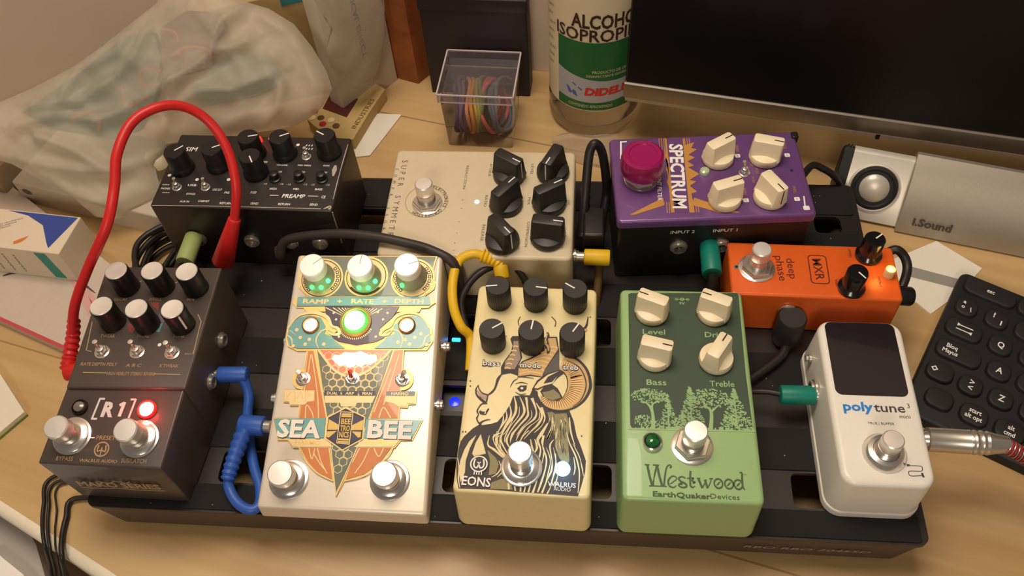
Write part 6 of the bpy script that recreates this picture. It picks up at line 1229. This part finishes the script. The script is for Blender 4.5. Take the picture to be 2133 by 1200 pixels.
tag(inflate('plastic_bag', bag_out, BAGPL, 2.0, .4, BAGM, R=4.0, amp=.42, seed=2.3, step=.26, creases=([(-1.502,5.694),(1.316,5.685),(3.606,6.665),(5.601,8.036),(6.817,9.955)], [(6.068,5.529),(8.331,6.418),(10.835,7.899),(12.831,8.458)], [(13.954,10.042),(15.824,8.679),(16.773,5.8),(16.755,4.227)], [(0.715,6.243),(1.69,7.712),(4.496,8.631),(5.789,10.048)], [(-1.325,3.779),(0.775,2.752),(3.172,1.11)], [(-5.4,2.754),(-1.663,2.017),(2.605,1.034),(5.058,1.482)], [(10.698,8.251),(11.484,9.838),(12.651,10.646)], [(7.547,4.762),(9.623,5.673),(11.523,5.498),(14.194,6.193)], [(8.205,6.43),(7.649,5.384),(6.309,3.131)], [(-2.772,4.612),(0.189,4.97),(2.661,4.424),(4.67,4.871)], [(14.741,5.516),(14.202,3.988),(13.085,2.978)], [(-2.373,1.697),(-0.118,-0.139),(2.015,-0.996)])), 'large crumpled translucent white plastic bag behind the black preamp', 'bag')
BMX = Matrix.Identity(4)
_o, _ex, _ey = [Vector(v) for v in BAGPL]; _ez = _ex.cross(_ey)
BMX = Matrix(((_ex.x, _ey.x, _ez.x, _o.x), (_ex.y, _ey.y, _ez.y, _o.y), (_ex.z, _ey.z, _ez.z, _o.z), (0, 0, 0, 1)))
GPK = mat('grey_green_wrapper', (110, 124, 104), .6, var=.25, scale=4); PKR = mat('salmon_line_print', (178, 110, 86), .6); BRW = mat('brown_wrapper', (112, 82, 60), .6, var=.2, scale=5)
b = MB(); b.M = BMX; b.poly([(-2.619,5.388),(1.278,7.377),(4.843,9.522),(6.766,9.653),(6.98,8.096),(6.252,5.67),(4.771,3.593),(2.754,3.143),(-0.62,4.095)], .9, GPK, t=.8); o = b.build('package'); tag(o, 'grey green package showing through the left half of the plastic bag', 'package')
b = MB(); b.M = BMX
for pts in ([(6.826,7.18),(5.752,7.433),(5.395,6.844),(5.894,6.392),(6.697,6.412)], [(0.446,4.63),(1.48,5.008),(2.344,4.454),(2.044,3.688)], [(4.151,6.49),(4.25,5.225),(5.083,5.4),(5.778,5.713)]): b.ribbon(pts, .18, .915, PKR)
b.build('print', o)
b = MB(); b.M = BMX; b.poly([(7.284,9.912),(9.17,10.808),(11.015,10.49),(11.5,9.531),(10.396,8.556),(10.181,7.184),(7.877,6.772),(6.929,7.791)], .9, BRW, t=.8); o = b.build('package'); tag(o, 'brown package showing through the top of the plastic bag', 'package')
b = MB(); b.M = BMX
for pts in ([(7.274,9.852),(8.17,9.526),(8.227,8.907)], [(7.617,8.1),(8.804,8.547),(10.034,8.281),(10.223,7.862)], [(7.774,8.085),(8.284,8.286)]): b.ribbon(pts, .16, .915, PKR)
b.build('print', o)
b = MB(); b.M = BMX; b.poly([(11.267,8.014),(13.74,7.479),(14.784,5.825),(12.746,5.071),(9.476,4.742),(8.357,5.79)], .7, GPK, t=.6); tag(b.build('package'), 'pale grey green package showing through the right half of the plastic bag', 'package')
CLB = glassy('crinkled_clear_film', (230, 220, 202), .24, .35, .12, ior=1.1)
co = [(-6.31,12.413),(-4.056,11.493),(-0.402,9.052),(-0.96,5.771),(-1.721,3.675),(-3.089,2.256),(-4.456,2.755),(-5.495,4.239),(-6.205,5.8),(-6.344,7.137),(-5.384,8.523),(-5.911,10.372)]
tag(inflate('clear_bag', co, ((11.249,36.332,0),(0.585,0.811,0),(-0,0,1)), .55, .15, CLB, R=1.2, amp=.16, seed=9.1, step=.3, folds=1.2), 'crinkled clear plastic bag leaning on the tall white box', 'bag')
wo = [(-2.893,0.969),(-1.444,1.298),(0.292,1.057),(1.841,1.342),(2.357,0.388),(1.748,-1.122),(0.67,-1.604),(-0.517,-1.455),(-1.728,-0.751),(-2.605,-0.205)]
tag(inflate('plastic_wrap', wo, ((25.8,29.2,0.35),(1,0,0),(-0,0.993,0.119)), .5, .1, CLB, R=.8, amp=.14, seed=4.4, step=.2, folds=1.6), 'crinkled clear plastic wrap on the desk in front of the alcohol bottle', 'plastic wrap')
